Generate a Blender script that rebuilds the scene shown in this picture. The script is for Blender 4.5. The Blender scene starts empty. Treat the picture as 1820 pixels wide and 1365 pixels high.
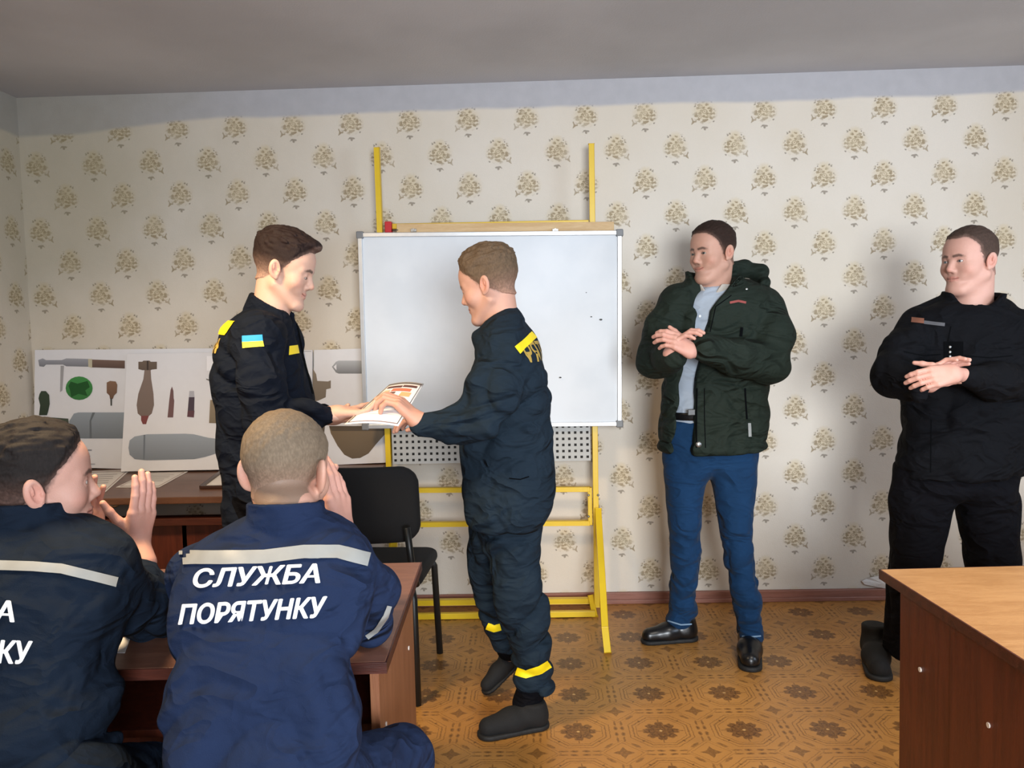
import bpy, bmesh, math, time
import numpy as np
from mathutils import Vector, Matrix
from mathutils.bvhtree import BVHTree
T0 = time.time()
scene = bpy.context.scene
COL = scene.collection

# ---------------------------------------------------------------- camera
W_, H_, F_ = 1820.0, 1365.0, 1420.0
YAW, PITCH, ROLL, CAMZ = math.radians(1.6), math.radians(3.62), math.radians(1.35), 1.38
fw = np.array([-math.sin(YAW)*math.cos(PITCH), math.cos(YAW)*math.cos(PITCH), -math.sin(PITCH)])
rt0 = np.array([math.cos(YAW), math.sin(YAW), 0.0]); up0 = np.cross(rt0, fw)
rt = rt0*math.cos(ROLL) - up0*math.sin(ROLL); up = up0*math.cos(ROLL) + rt0*math.sin(ROLL)
CAM = np.array([0.0, 0.0, CAMZ])
cd = bpy.data.cameras.new('camera'); cam = bpy.data.objects.new('camera', cd); COL.objects.link(cam)
cam.matrix_world = Matrix([[rt[0], up[0], -fw[0], 0], [rt[1], up[1], -fw[1], 0], [rt[2], up[2], -fw[2], CAMZ], [0, 0, 0, 1]])
cd.sensor_width = 36; cd.lens = 36*F_/W_; cd.clip_start = 0.02
scene.camera = cam
scene.view_settings.view_transform = 'Standard'; scene.view_settings.look = 'None'
scene.view_settings.gamma = 1; scene.view_settings.use_curve_mapping = False
scene.view_settings.exposure = 0.0

# ---------------------------------------------------------------- light
wd = bpy.data.worlds.new('world'); scene.world = wd; wd.use_nodes = True
wd.node_tree.nodes['Background'].inputs[0].default_value = (.75, .85, 1, 1)
wd.node_tree.nodes['Background'].inputs[1].default_value = 0.6
def area(name, loc, target, sx, sy, power, col, spread=180):
    l = bpy.data.lights.new(name, 'AREA'); l.shape = 'RECTANGLE'; l.size = sx; l.size_y = sy; l.energy = power; l.color = col
    o = bpy.data.objects.new(name, l); COL.objects.link(o); o.location = loc
    l.spread = math.radians(spread); o.rotation_euler = (Vector(target)-Vector(loc)).to_track_quat('-Z', 'Y').to_euler(); return o
RX0, RX1, RY0, RY1, RZ = -2.55, 3.3, -2.2, 4.0, 2.61
area('window_light', (0.75, RY0+0.05, 1.45), (0.95, 4, .95), 1.5, 1.3, 92, (.88, .94, 1.0), 100)
area('side_window_light', (RX1-0.05, 1.0, 1.6), (0, 1.6, 1.3), 1.6, 1.3, 60, (.66, .81, 1.0))
area('lamp_light', (-1.2, 1.7, 2.3), (-1.0, 2.4, 0), 0.35, 0.35, 27, (1.0, .74, .44), 130)
area('lamp_light', (1.2, 1.5, 2.25), (1.2, 1.9, 0), 0.35, 0.35, 10, (1.0, .90, .76), 125)

# ---------------------------------------------------------------- measuring helpers
def ray(px, py): return fw + (px-W_/2)/F_*rt - (py-H_/2)/F_*up
def at(px, py, Y):
    d = ray(px, py); return CAM + d*(Y/d[1])
def fl(px, py, z=0.0):
    d = ray(px, py); return CAM + d*((z-CAMZ)/d[2])
def A(*t): return np.array(t, float)
def nrm(v): v = np.asarray(v, float); return v/np.linalg.norm(v)

# ---------------------------------------------------------------- noise + sdf
def _h(i, j, k):
    n = (i*374761393 + j*668265263 + k*2147483647//7*13) & 0xffffffff
    n = ((n ^ (n >> 13))*1274126177) & 0xffffffff
    return ((n ^ (n >> 16)) & 0xffff)/65535.0
def noise3(P):
    i = np.floor(P).astype(np.int64); f = P-i; f = f*f*(3-2*f); r = 0
    for a in (0, 1):
        for b in (0, 1):
            for c in (0, 1):
                w = (f[:, 0] if a else 1-f[:, 0])*(f[:, 1] if b else 1-f[:, 1])*(f[:, 2] if c else 1-f[:, 2])
                r = r + w*_h(i[:, 0]+a, i[:, 1]+b, i[:, 2]+c)
    return r
def smin(a, b, k):
    h = np.clip(0.5+0.5*(b-a)/k, 0, 1); return b*(1-h)+a*h - k*h*(1-h)
def smax(a, b, k): return -smin(-a, -b, k)
def sph(P, c, r): return np.linalg.norm(P-np.asarray(c), axis=1)-r
def cap(P, a, b, ra, rb):
    a = np.asarray(a, float); b = np.asarray(b, float); ab = b-a
    t = np.clip(((P-a)@ab)/max(ab@ab, 1e-12), 0, 1)
    return np.linalg.norm(P-a-t[:, None]*ab, axis=1) - (ra+(rb-ra)*t)
def ell(P, c, r, R=None):
    q = P-np.asarray(c)
    if R is not None: q = q@R
    r = np.asarray(r, float); k0 = np.linalg.norm(q/r, axis=1); k1 = np.linalg.norm(q/(r*r), axis=1)
    return k0*(k0-1)/np.maximum(k1, 1e-9)
def sstep(a, b, x):
    t = np.clip((x-a)/(b-a), 0, 1); return t*t*(3-2*t)
def loft(P, rows, n=2.3):
    """rows: (z, cx, cy, a, b) sorted by z"""
    R = np.array(sorted(rows)); z = np.clip(P[:, 2], R[0, 0], R[-1, 0])
    cx, cy, a, b = (np.interp(z, R[:, 0], R[:, i]) for i in (1, 2, 3, 4))
    q = ((np.abs(P[:, 0]-cx)/a)**n+(np.abs(P[:, 1]-cy)/b)**n)**(1/n)
    d = (q-1)*np.minimum(a, b)
    e = np.maximum(P[:, 2]-R[-1, 0], R[0, 0]-P[:, 2])
    return smax(d, e, 0.02)
def rows_px(rs):
    """(py, x_left, x_right, Y, half depth) -> loft rows"""
    o = []
    for py, xl, xr, Y, b in rs:
        l = at(xl, py, Y); r = at(xr, py, Y); o.append(((l[2]+r[2])/2, (l[0]+r[0])/2, Y, (r[0]-l[0])/2, b))
    o.sort()
    # smooth resample
    o = np.array(o); zz = np.linspace(o[0, 0], o[-1, 0], 60)
    S = np.stack([np.interp(zz, o[:, 0], o[:, i]) for i in (1, 2, 3, 4)], 1)
    for _ in range(5): S[1:-1] = (S[:-2]+2*S[1:-1]+S[2:])/4
    return [tuple([zz[i], *S[i]]) for i in range(60)]
def chain(P, pts, k=0.02):
    """pts: list of (x,y,z,r)"""
    d = None
    for p, q in zip(pts[:-1], pts[1:]):
        c = cap(P, p[:3], q[:3], p[3], q[3]); d = c if d is None else smin(d, c, k)
    return d
def ap(px, py, Y, r): return (*at(px, py, Y), r)

def polygonise(fn, lo, hi, res):
    lo = np.asarray(lo, float); hi = np.asarray(hi, float); B = 4
    nb = np.ceil((hi-lo)/(res*B)).astype(int)+1; n = nb*B
    bc = [lo[i]+(np.arange(nb[i])+.5)*B*res-res*.5 for i in range(3)]
    G = np.stack(np.meshgrid(*bc, indexing='ij'), -1).reshape(-1, 3)
    c = fn(G).reshape(nb); m = np.abs(c) < res*B*1.4+0.012
    V = np.repeat(np.repeat(np.repeat(c, B, 0), B, 1), B, 2); M = np.repeat(np.repeat(np.repeat(m, B, 0), B, 1), B, 2)
    idx = np.argwhere(M)
    V[M] = fn(lo+idx*res)
    V[0], V[-1], V[:, 0], V[:, -1], V[:, :, 0], V[:, :, -1] = [np.maximum(x, 1e-3) for x in (V[0], V[-1], V[:, 0], V[:, -1], V[:, :, 0], V[:, :, -1])]
    S = V < 0
    cs = sum(S[a:n[0]-1+a, b:n[1]-1+b, d:n[2]-1+d].astype(np.int8) for a in (0, 1) for b in (0, 1) for d in (0, 1))
    act = (cs > 0) & (cs < 8); ci = np.argwhere(act)
    idm = -np.ones(act.shape, np.int64); idm[act] = np.arange(len(ci))
    acc = np.zeros((len(ci), 3)); cnt = np.zeros(len(ci))
    cor = [(a, b, d) for a in (0, 1) for b in (0, 1) for d in (0, 1)]
    for p in cor:
        for ax in range(3):
            if p[ax]: continue
            q = list(p); q[ax] = 1
            i0 = ci+np.array(p); i1 = ci+np.array(q)
            v0 = V[i0[:, 0], i0[:, 1], i0[:, 2]]; v1 = V[i1[:, 0], i1[:, 1], i1[:, 2]]
            x = (v0 < 0) != (v1 < 0); t = np.where(x, v0/np.where(np.abs(v0-v1) < 1e-12, 1, v0-v1), 0)
            pt = np.tile(np.array(p, float), (len(ci), 1)); pt[:, ax] += t
            acc += pt*x[:, None]; cnt += x
    Vt = lo+(ci+acc/cnt[:, None])*res
    quads = []
    for ax in range(3):
        s0 = [slice(None)]*3; s1 = [slice(None)]*3; s0[ax] = slice(0, -1); s1[ax] = slice(1, None)
        ch = np.argwhere(S[tuple(s0)] != S[tuple(s1)])
        u, v = [(1, 2), (2, 0), (0, 1)][ax]
        ch = ch[(ch[:, u] > 0) & (ch[:, v] > 0) & (ch[:, u] < n[u]-1) & (ch[:, v] < n[v]-1)]
        def C(du, dv):
            k = ch.copy(); k[:, u] -= du; k[:, v] -= dv; return idm[k[:, 0], k[:, 1], k[:, 2]]
        q = np.stack([C(1, 1), C(0, 1), C(0, 0), C(1, 0)], 1)
        fl_ = ~S[ch[:, 0], ch[:, 1], ch[:, 2]]; q[fl_] = q[fl_][:, ::-1]
        quads.append(q[(q >= 0).all(1)])
    return Vt, np.concatenate(quads)

def mesh_np(name, V, Q, smooth=True, cols=None):
    me = bpy.data.meshes.new(name); me.vertices.add(len(V)); me.vertices.foreach_set('co', np.asarray(V, np.float32).ravel())
    nl = Q.size; me.loops.add(nl); me.loops.foreach_set('vertex_index', Q.astype(np.int32).ravel())
    k = Q.shape[1]; me.polygons.add(len(Q)); me.polygons.foreach_set('loop_start', np.arange(0, nl, k, dtype=np.int32))
    if smooth: me.polygons.foreach_set('use_smooth', np.ones(len(Q), bool))
    me.update(calc_edges=True); me.validate()
    if cols is not None: set_cols(me, cols)
    return me
def set_cols(me, cols):
    ca = me.color_attributes.new('Col', 'FLOAT_COLOR', 'POINT')
    c = np.ones((len(me.vertices), 4), np.float32); c[:, :3] = cols; ca.data.foreach_set('color', c.ravel())
def relax(V, Q, it=2, lam=.5):
    e = np.concatenate([Q[:, [0, 1]], Q[:, [1, 2]], Q[:, [2, 3]], Q[:, [3, 0]]]); e = np.concatenate([e, e[:, ::-1]])
    cnt = np.bincount(e[:, 0], minlength=len(V))[:, None]
    for _ in range(it):
        s = np.stack([np.bincount(e[:, 0], V[e[:, 1], i], len(V)) for i in range(3)], 1)
        V = V+lam*(s/np.maximum(cnt, 1)-V)
    return V

def link(name, me, mat=None, parent=None, loc=None):
    o = bpy.data.objects.new(name, me); COL.objects.link(o)
    if mat is not None and me is not None: me.materials.clear(); me.materials.append(mat)
    if parent is not None: o.parent = parent; o.matrix_parent_inverse = Matrix.Translation(-parent.location)
    if loc is not None: o.location = loc
    return o
def tag(o, label=None, cat=None, group=None, kind=None):
    if label: o['label'] = label
    if cat: o['category'] = cat
    if group: o['group'] = group
    if kind: o['kind'] = kind
    return o
def empty(name, loc, label, cat, group=None):
    o = bpy.data.objects.new(name, None); COL.objects.link(o); o.location = loc; o.empty_display_size = .05
    return tag(o, label, cat, group)
def sdf_obj(name, fn, lo, hi, res, mat, parent=None, cols=None, rl=1):
    V, Q = polygonise(fn, lo, hi, res); V = relax(V, Q, rl)
    o = link(name, mesh_np(name, V, Q, True, cols(V) if cols else None), mat, parent); return o

# ---------------------------------------------------------------- box / bar builder
class MB:
    def __init__(s): s.bm = bmesh.new()
    def box(s, lo, hi, bev=0.0, M=None):
        r = bmesh.ops.create_cube(s.bm, size=1); lo = Vector(lo); hi = Vector(hi)
        for v in r['verts']:
            v.co = Vector(((lo[i]+hi[i])/2+v.co[i]*(hi[i]-lo[i]) for i in range(3)))
            if M is not None: v.co = M@v.co
        if bev:
            es = list({e for v in r['verts'] for e in v.link_edges})
            bmesh.ops.bevel(s.bm, geom=es, offset=bev, segments=2, affect='EDGES', profile=.5)
        return s
    def bar(s, a, b, w, d, bev=0.002, side=(0, 1, 0)):
        a = Vector(a); b = Vector(b); z = (b-a); L = z.length; z.normalize(); y = Vector(side); x = y.cross(z).normalized(); y = z.cross(x)
        M = Matrix(((x[0], y[0], z[0], a[0]), (x[1], y[1], z[1], a[1]), (x[2], y[2], z[2], a[2]), (0, 0, 0, 1)))
        return s.box((-w/2, -d/2, 0), (w/2, d/2, L), bev, M)
    def tube(s, pts, r, n=10, flat=1.0):
        pts = [Vector(p) for p in pts]; rings = []
        for i, p in enumerate(pts):
            t = ((pts[min(i+1, len(pts)-1)]-pts[max(i-1, 0)])).normalized()
            x = t.orthogonal().normalized() if abs(t.x) > .99 else t.cross(Vector((1, 0, 0))).normalized(); y = t.cross(x)
            rr = r[i] if isinstance(r, (list, tuple)) else r
            rings.append([s.bm.verts.new(p+x*rr*math.cos(2*math.pi*k/n)+y*rr*flat*math.sin(2*math.pi*k/n)) for k in range(n)])
        for a, b in zip(rings[:-1], rings[1:]):
            for k in range(n):
                f = s.bm.faces.new((a[k], a[(k+1) % n], b[(k+1) % n], b[k])); f.smooth = True
        s.bm.faces.new(rings[0][::-1]); s.bm.faces.new(rings[-1]); return s
    def cyl(s, c, ax, r, h, n=20, r2=None):
        ax = Vector(ax).normalized(); c = Vector(c)
        return s.tube([c-ax*h/2, c+ax*h/2], [r, r if r2 is None else r2], n)
    def ball(s, c, r, sc=(1, 1, 1)):
        R = bmesh.ops.create_uvsphere(s.bm, u_segments=16, v_segments=10, radius=1)
        for v in R['verts']:
            v.co = Vector([c[i]+v.co[i]*r*sc[i] for i in range(3)])
            for f in v.link_faces: f.smooth = True
        return s
    def build(s, name, mat, parent=None):
        bmesh.ops.recalc_face_normals(s.bm, faces=s.bm.faces[:])
        me = bpy.data.meshes.new(name); s.bm.to_mesh(me); s.bm.free(); return link(name, me, mat, parent)

# ---------------------------------------------------------------- materials
def lin(r, g, b):
    f = lambda c: (c/255/12.92) if c/255 <= .04045 else ((c/255+.055)/1.055)**2.4
    return (f(r), f(g), f(b), 1)
class NT:
    def __init__(s, name):
        s.m = bpy.data.materials.new(name); s.m.use_nodes = True; s.t = s.m.node_tree; s.N = s.t.nodes; s.L = s.t.links
        s.b = s.N['Principled BSDF']
    def n(s, typ, **kw):
        x = s.N.new(typ)
        for k, v in kw.items(): setattr(x, k, v)
        return x
    def con(s, a, b): s.L.new(a, b)
    def math(s, op, a, b=None, c=None):
        x = s.n('ShaderNodeMath', operation=op)
        for i, v in enumerate((a, b, c)):
            if v is None: continue
            if isinstance(v, (int, float)): x.inputs[i].default_value = v
            else: s.con(v, x.inputs[i])
        return x.outputs[0]
    def mix(s, f, a, b, typ='MIX'):
        x = s.n('ShaderNodeMix', data_type='RGBA', blend_type=typ)
        for v, i in ((f, 0), (a, 6), (b, 7)):
            if isinstance(v, (int, float)): x.inputs[i].default_value = v
            elif isinstance(v, tuple): x.inputs[i].default_value = v
            else: s.con(v, x.inputs[i])
        return x.outputs[2]
    def noise(s, scale, detail=3, vec=None, rough=.5, dist=0):
        x = s.n('ShaderNodeTexNoise'); x.inputs['Scale'].default_value = scale; x.inputs['Detail'].default_value = detail
        x.inputs['Roughness'].default_value = rough; x.inputs['Distortion'].default_value = dist
        if vec is not None: s.con(vec, x.inputs['Vector'])
        return x.outputs['Fac']
    def pos(s): 
        if not hasattr(s, '_p'): s._p = s.n('ShaderNodeNewGeometry').outputs['Position']
        return s._p
    def mapv(s, vec, loc=(0, 0, 0), rot=(0, 0, 0), scale=(1, 1, 1), typ='POINT'):
        x = s.n('ShaderNodeMapping', vector_type=typ); s.con(vec, x.inputs[0])
        x.inputs[1].default_value = loc; x.inputs[2].default_value = rot; x.inputs[3].default_value = scale; return x.outputs[0]
    def mr(s, v, a, b, c=0, d=1):
        x = s.n('ShaderNodeMapRange', interpolation_type='SMOOTHSTEP'); s.con(v, x.inputs[0])
        for i, q in enumerate((a, b, c, d)): x.inputs[i+1].default_value = q
        return x.outputs[0]
    def bump(s, h, dist=.002, strength=1.0):
        x = s.n('ShaderNodeBump'); x.inputs['Distance'].default_value = dist; x.inputs['Strength'].default_value = strength
        s.con(h, x.inputs['Height']); s.con(x.outputs[0], s.b.inputs['Normal']); return x
    def base(s, v):
        if isinstance(v, tuple): s.b.inputs['Base Color'].default_value = v
        else: s.con(v, s.b.inputs['Base Color'])
    def rough(s, v): s.b.inputs['Roughness'].default_value = v; return s
def plain(name, col, rough=.5, metal=0, var=.12, scale=25, bump=0):
    t = NT(name); n = t.noise(scale, 4, t.pos()); c = lin(*col)
    d = tuple(x*(1-var) for x in c[:3])+(1,); l = tuple(min(1, x*(1+var)) for x in c[:3])+(1,)
    t.base(t.mix(n, d, l)); t.rough(rough); t.b.inputs['Metallic'].default_value = metal
    if bump: t.bump(t.noise(scale*8, 3, t.pos()), bump)
    return t.m
def fabric(name, col, rough=.85, fold=.004, sheen=.0, weave=True, var=.15):
    t = NT(name); p = t.pos(); c = lin(*col)
    n = t.noise(9, 5, p, .6); d = tuple(x*(1-var) for x in c[:3])+(1,); l = tuple(min(1, x*(1+var)) for x in c[:3])+(1,)
    t.base(t.mix(n, d, l)); t.rough(rough)
    f1 = t.noise(6, 2, t.mapv(p, rot=(.3, .9, .2), scale=(1, 1, 1.9)), .4, .9)
    f2 = t.noise(14, 2, t.mapv(p, rot=(.1, -.8, .5), scale=(1, 1, 1.7)), .4, .5)
    rdg = lambda f: t.math('SUBTRACT', 1, t.math('ABSOLUTE', t.math('SUBTRACT', t.math('MULTIPLY', f, 2), 1)))
    h = t.math('ADD', t.math('ADD', t.math('MULTIPLY', rdg(f1), 2.2), t.math('MULTIPLY', rdg(f2), .5)), t.math('MULTIPLY', f1, 1.2))
    h = t.math('ADD', h, t.math('MULTIPLY', t.noise(420, 2, p), .05))
    t.bump(h, fold*3.2)
    t.b.inputs['Sheen Weight'].default_value = sheen; t.b.inputs['Sheen Roughness'].default_value = .5
    t.b.inputs['Specular IOR Level'].default_value = .12
    return t.m
def vcol(name, rough=.5, sss=0, bump=0, bs=300, spec=.4):
    t = NT(name); a = t.n('ShaderNodeVertexColor', layer_name='Col'); n = t.noise(60, 4, t.pos())
    t.base(t.mix(t.math('MULTIPLY', n, .2), a.outputs[0], (.62, .42, .36, 1), 'MULTIPLY') if sss else a.outputs[0]); t.rough(rough)
    t.b.inputs['Specular IOR Level'].default_value = spec
    if sss:
        t.b.inputs['Subsurface Weight'].default_value = sss; t.b.inputs['Subsurface Radius'].default_value = (.9, .35, .2); t.b.inputs['Subsurface Scale'].default_value = .006
    if bump: t.bump(t.noise(bs, 3, t.pos()), bump)
    return t.m
def wood(name, c1, c2, rough=.4, ax=(1, 12, 12), coat=0):
    t = NT(name); p = t.mapv(t.pos(), scale=ax); n = t.noise(3.2, 6, p, .6, .8)
    n2 = t.noise(40, 3, p, .5)
    t.base(t.mix(t.mr(t.math('ADD', t.math('MULTIPLY', n, .75), t.math('MULTIPLY', n2, .25)), .35, .65), lin(*c1), lin(*c2))); t.rough(rough); t.b.inputs['Coat Weight'].default_value = coat
    t.bump(n2, .0004); return t.m

M_skin = vcol('skin', .52, .06, .0006, 500)
M_eye = vcol('eye_surface', .12, 0)
M_print = vcol('printed_paper', .45)
M_white = plain('white_print', (236, 238, 240), .6, var=.04)
M_stripe_y = plain('yellow_reflective_tape', (247, 218, 22), .5, var=.08)
M_gold = plain('gold_embroidery', (176, 146, 66), .6, var=.2, scale=200)
M_stripe_g = plain('grey_reflective_tape', (150, 152, 150), .45, var=.12, scale=40)
M_steel = plain('polished_steel', (150, 150, 148), .35, .9)
M_black = plain('black_metal', (22, 24, 24), .45)
M_blackcloth = plain('black_chair_fabric', (14, 14, 16), .9, var=.3, scale=120, bump=.0006)
M_yellow = plain('yellow_paint', (222, 186, 34), .35, var=.08, scale=14)
M_seam = plain('dark_thread', (8, 9, 11), .95, var=.05); M_seam.node_tree.nodes['Principled BSDF'].inputs['Specular IOR Level'].default_value = .05
M_red = plain('red_tape', (190, 28, 34), .6)

# wallpaper -------------------------------------------------------------
def blobs(t, vec, items, soft=.25):
    acc = None
    for (x, y, rx, ry, ang) in items:
        q = t.mapv(vec, (x, y, 0), (0, 0, math.radians(ang)), (rx, ry, 1), 'TEXTURE')
        l = t.n('ShaderNodeVectorMath', operation='LENGTH'); t.con(q, l.inputs[0])
        v = t.mr(l.outputs['Value'], 1+soft, 1-soft)
        acc = v if acc is None else t.math('MAXIMUM', acc, v)
    return acc
def wallpaper(name, axis):
    t = NT(name); p = t.pos(); s = t.n('ShaderNodeSeparateXYZ'); t.con(p, s.inputs[0])
    hx = s.outputs[axis]; hz = s.outputs[2]
    vz = t.math('DIVIDE', hz, .1625); row = t.math('FLOOR', t.math('ADD', vz, .55)); par = t.math('MULTIPLY', t.math('FRACT', t.math('MULTIPLY', row, .5)), 2)
    u = t.math('ADD', t.math('DIVIDE', hx, .2895), t.math('ADD', t.math('MULTIPLY', par, .5), .03))
    X = t.math('MULTIPLY', t.math('MULTIPLY', t.math('SUBTRACT', t.math('FRACT', u), .5), .2895), t.math('SUBTRACT', 1, t.math('MULTIPLY', par, 2)))
    Y = t.math('MULTIPLY', t.math('SUBTRACT', t.math('ADD', vz, .5+.05), t.math('ADD', row, .5)), .1625)
    c = t.n('ShaderNodeCombineXYZ'); t.con(X, c.inputs[0]); t.con(Y, c.inputs[1])
    nz = t.n('ShaderNodeTexNoise'); nz.inputs['Scale'].default_value = 80; nz.inputs['Detail'].default_value = 2; t.con(c.outputs[0], nz.inputs['Vector'])
    w = t.n('ShaderNodeVectorMath', operation='MULTIPLY_ADD'); t.con(nz.outputs['Color'], w.inputs[0]); w.inputs[1].default_value = (.014, .014, 0)
    sb = t.n('ShaderNodeVectorMath', operation='ADD'); t.con(c.outputs[0], sb.inputs[0]); sb.inputs[1].default_value = (-.007, -.007, 0); t.con(sb.outputs[0], w.inputs[2])
    V = w.outputs[0]
    yel = blobs(t, V, [(0, .008, .048, .042, 0), (0, .044, .028, .028, 0)], .6)
    vo = t.n('ShaderNodeTexVoronoi'); vo.voronoi_dimensions = '2D'; vo.inputs['Scale'].default_value = 47; t.con(t.mapv(V, rot=(0, 0, .5), scale=(1, 1.5, 1)), vo.inputs['Vector'])
    env = blobs(t, V, [(.0, -.004, .053, .041, 0), (.013, .034, .036, .030, 40)], .2)
    leaf = t.math('MULTIPLY', t.mr(vo.outputs['Distance'], .44, .34), env)
    bl = [(.050+dx, -.038+dy, .010, .0042, an) for dx, dy, an in ((0, 0, 0), (.008, .006, 60), (.009, -.006, -45))] + [(.036, -.026, .014, .0018, -40)]
    rg = [(0, .010, .0125, .0125, 0), (-.022, -.010, .0105, .0095, 0), (.024, -.014, .0105, .010, 0), (.018, .034, .010, .010, 0)]
    big_ = blobs(t, V, rg, .12); sm_ = blobs(t, V, [(a_, b_, c_*.58, d_*.58, e_) for a_, b_, c_, d_, e_ in rg], .15); ct_ = blobs(t, V, [(a_, b_, c_*.25, d_*.25, e_) for a_, b_, c_, d_, e_ in rg], .3)
    brn = t.math('MAXIMUM', t.math('MULTIPLY', leaf, t.math('SUBTRACT', 1, big_)), blobs(t, V, bl, .25)); brn = t.math('MULTIPLY', brn, t.math('SUBTRACT', 1, sm_))
    brn = t.math('MAXIMUM', brn, t.math('MAXIMUM', t.math('MULTIPLY', t.math('SUBTRACT', big_, sm_), .8), ct_))
    dot = blobs(t, V, [(.0+dx, -.068+dy, .010, .0046, an) for dx, dy, an in ((-.007, 0, 20), (.007, 0, -20), (0, -.005, 90))]
                   + [(-.034, .056, .0044, .0044, 0), (-.024, .062, .004, .004, 0), (-.046, .02, .0034, .0034, 0), (.046, .036, .004, .004, 0), (-.044, -.04, .0042, .0042, 0), (.034, .056, .0036, .0036, 0)], .35)
    fine = t.noise(160, 3, p); big = t.noise(1.3, 3, p); mid = t.noise(14, 3, p)
    base = t.mix(t.mr(big, .3, .7), lin(222, 213, 200), lin(214, 203, 186))
    base = t.mix(t.math('MULTIPLY', fine, .35), base, lin(200, 195, 186))
    c1 = t.mix(t.math('MULTIPLY', yel, .6), base, lin(206, 188, 150))
    c2 = t.mix(t.math('MULTIPLY', brn, t.mr(mid, .3, .6, .5, .85)), c1, lin(146, 128, 98))
    c3 = t.mix(t.math('MULTIPLY', dot, .7), c2, lin(112, 100, 84))
    # painted band along the ceiling, lower edge uneven
    lim = t.math('ADD', 2.478, t.math('MULTIPLY', t.math('SUBTRACT', t.noise(1.6, 4, p), .5), .05))
    lim = t.math('SUBTRACT', lim, t.math('MULTIPLY', t.mr(s.outputs[0], -1.5, -2.4), .05))
    band = t.mr(t.math('SUBTRACT', hz, lim), -.012, .012)
    c4 = t.mix(band, c3, t.mix(mid, lin(168, 167, 171), lin(184, 183, 187)))
    # darker, yellowish tone towards the upper left corner
    st = t.n('ShaderNodeVectorMath', operation='DISTANCE'); t.con(p, st.inputs[0]); st.inputs[1].default_value = (-2.45, 4, 2.35)
    sf = t.math('MULTIPLY', t.mr(t.math('ADD', st.outputs['Value'], t.math('MULTIPLY', t.noise(3, 4, p), .8)), 1.9, .4), .5)
    t.base(t.mix(sf, c4, lin(140, 132, 98))); t.rough(.8)
    t.bump(t.math('ADD', t.math('MULTIPLY', t.noise(5, 3, p), 3), t.math('MULTIPLY', fine, .3)), .0025); return t.m

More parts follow.
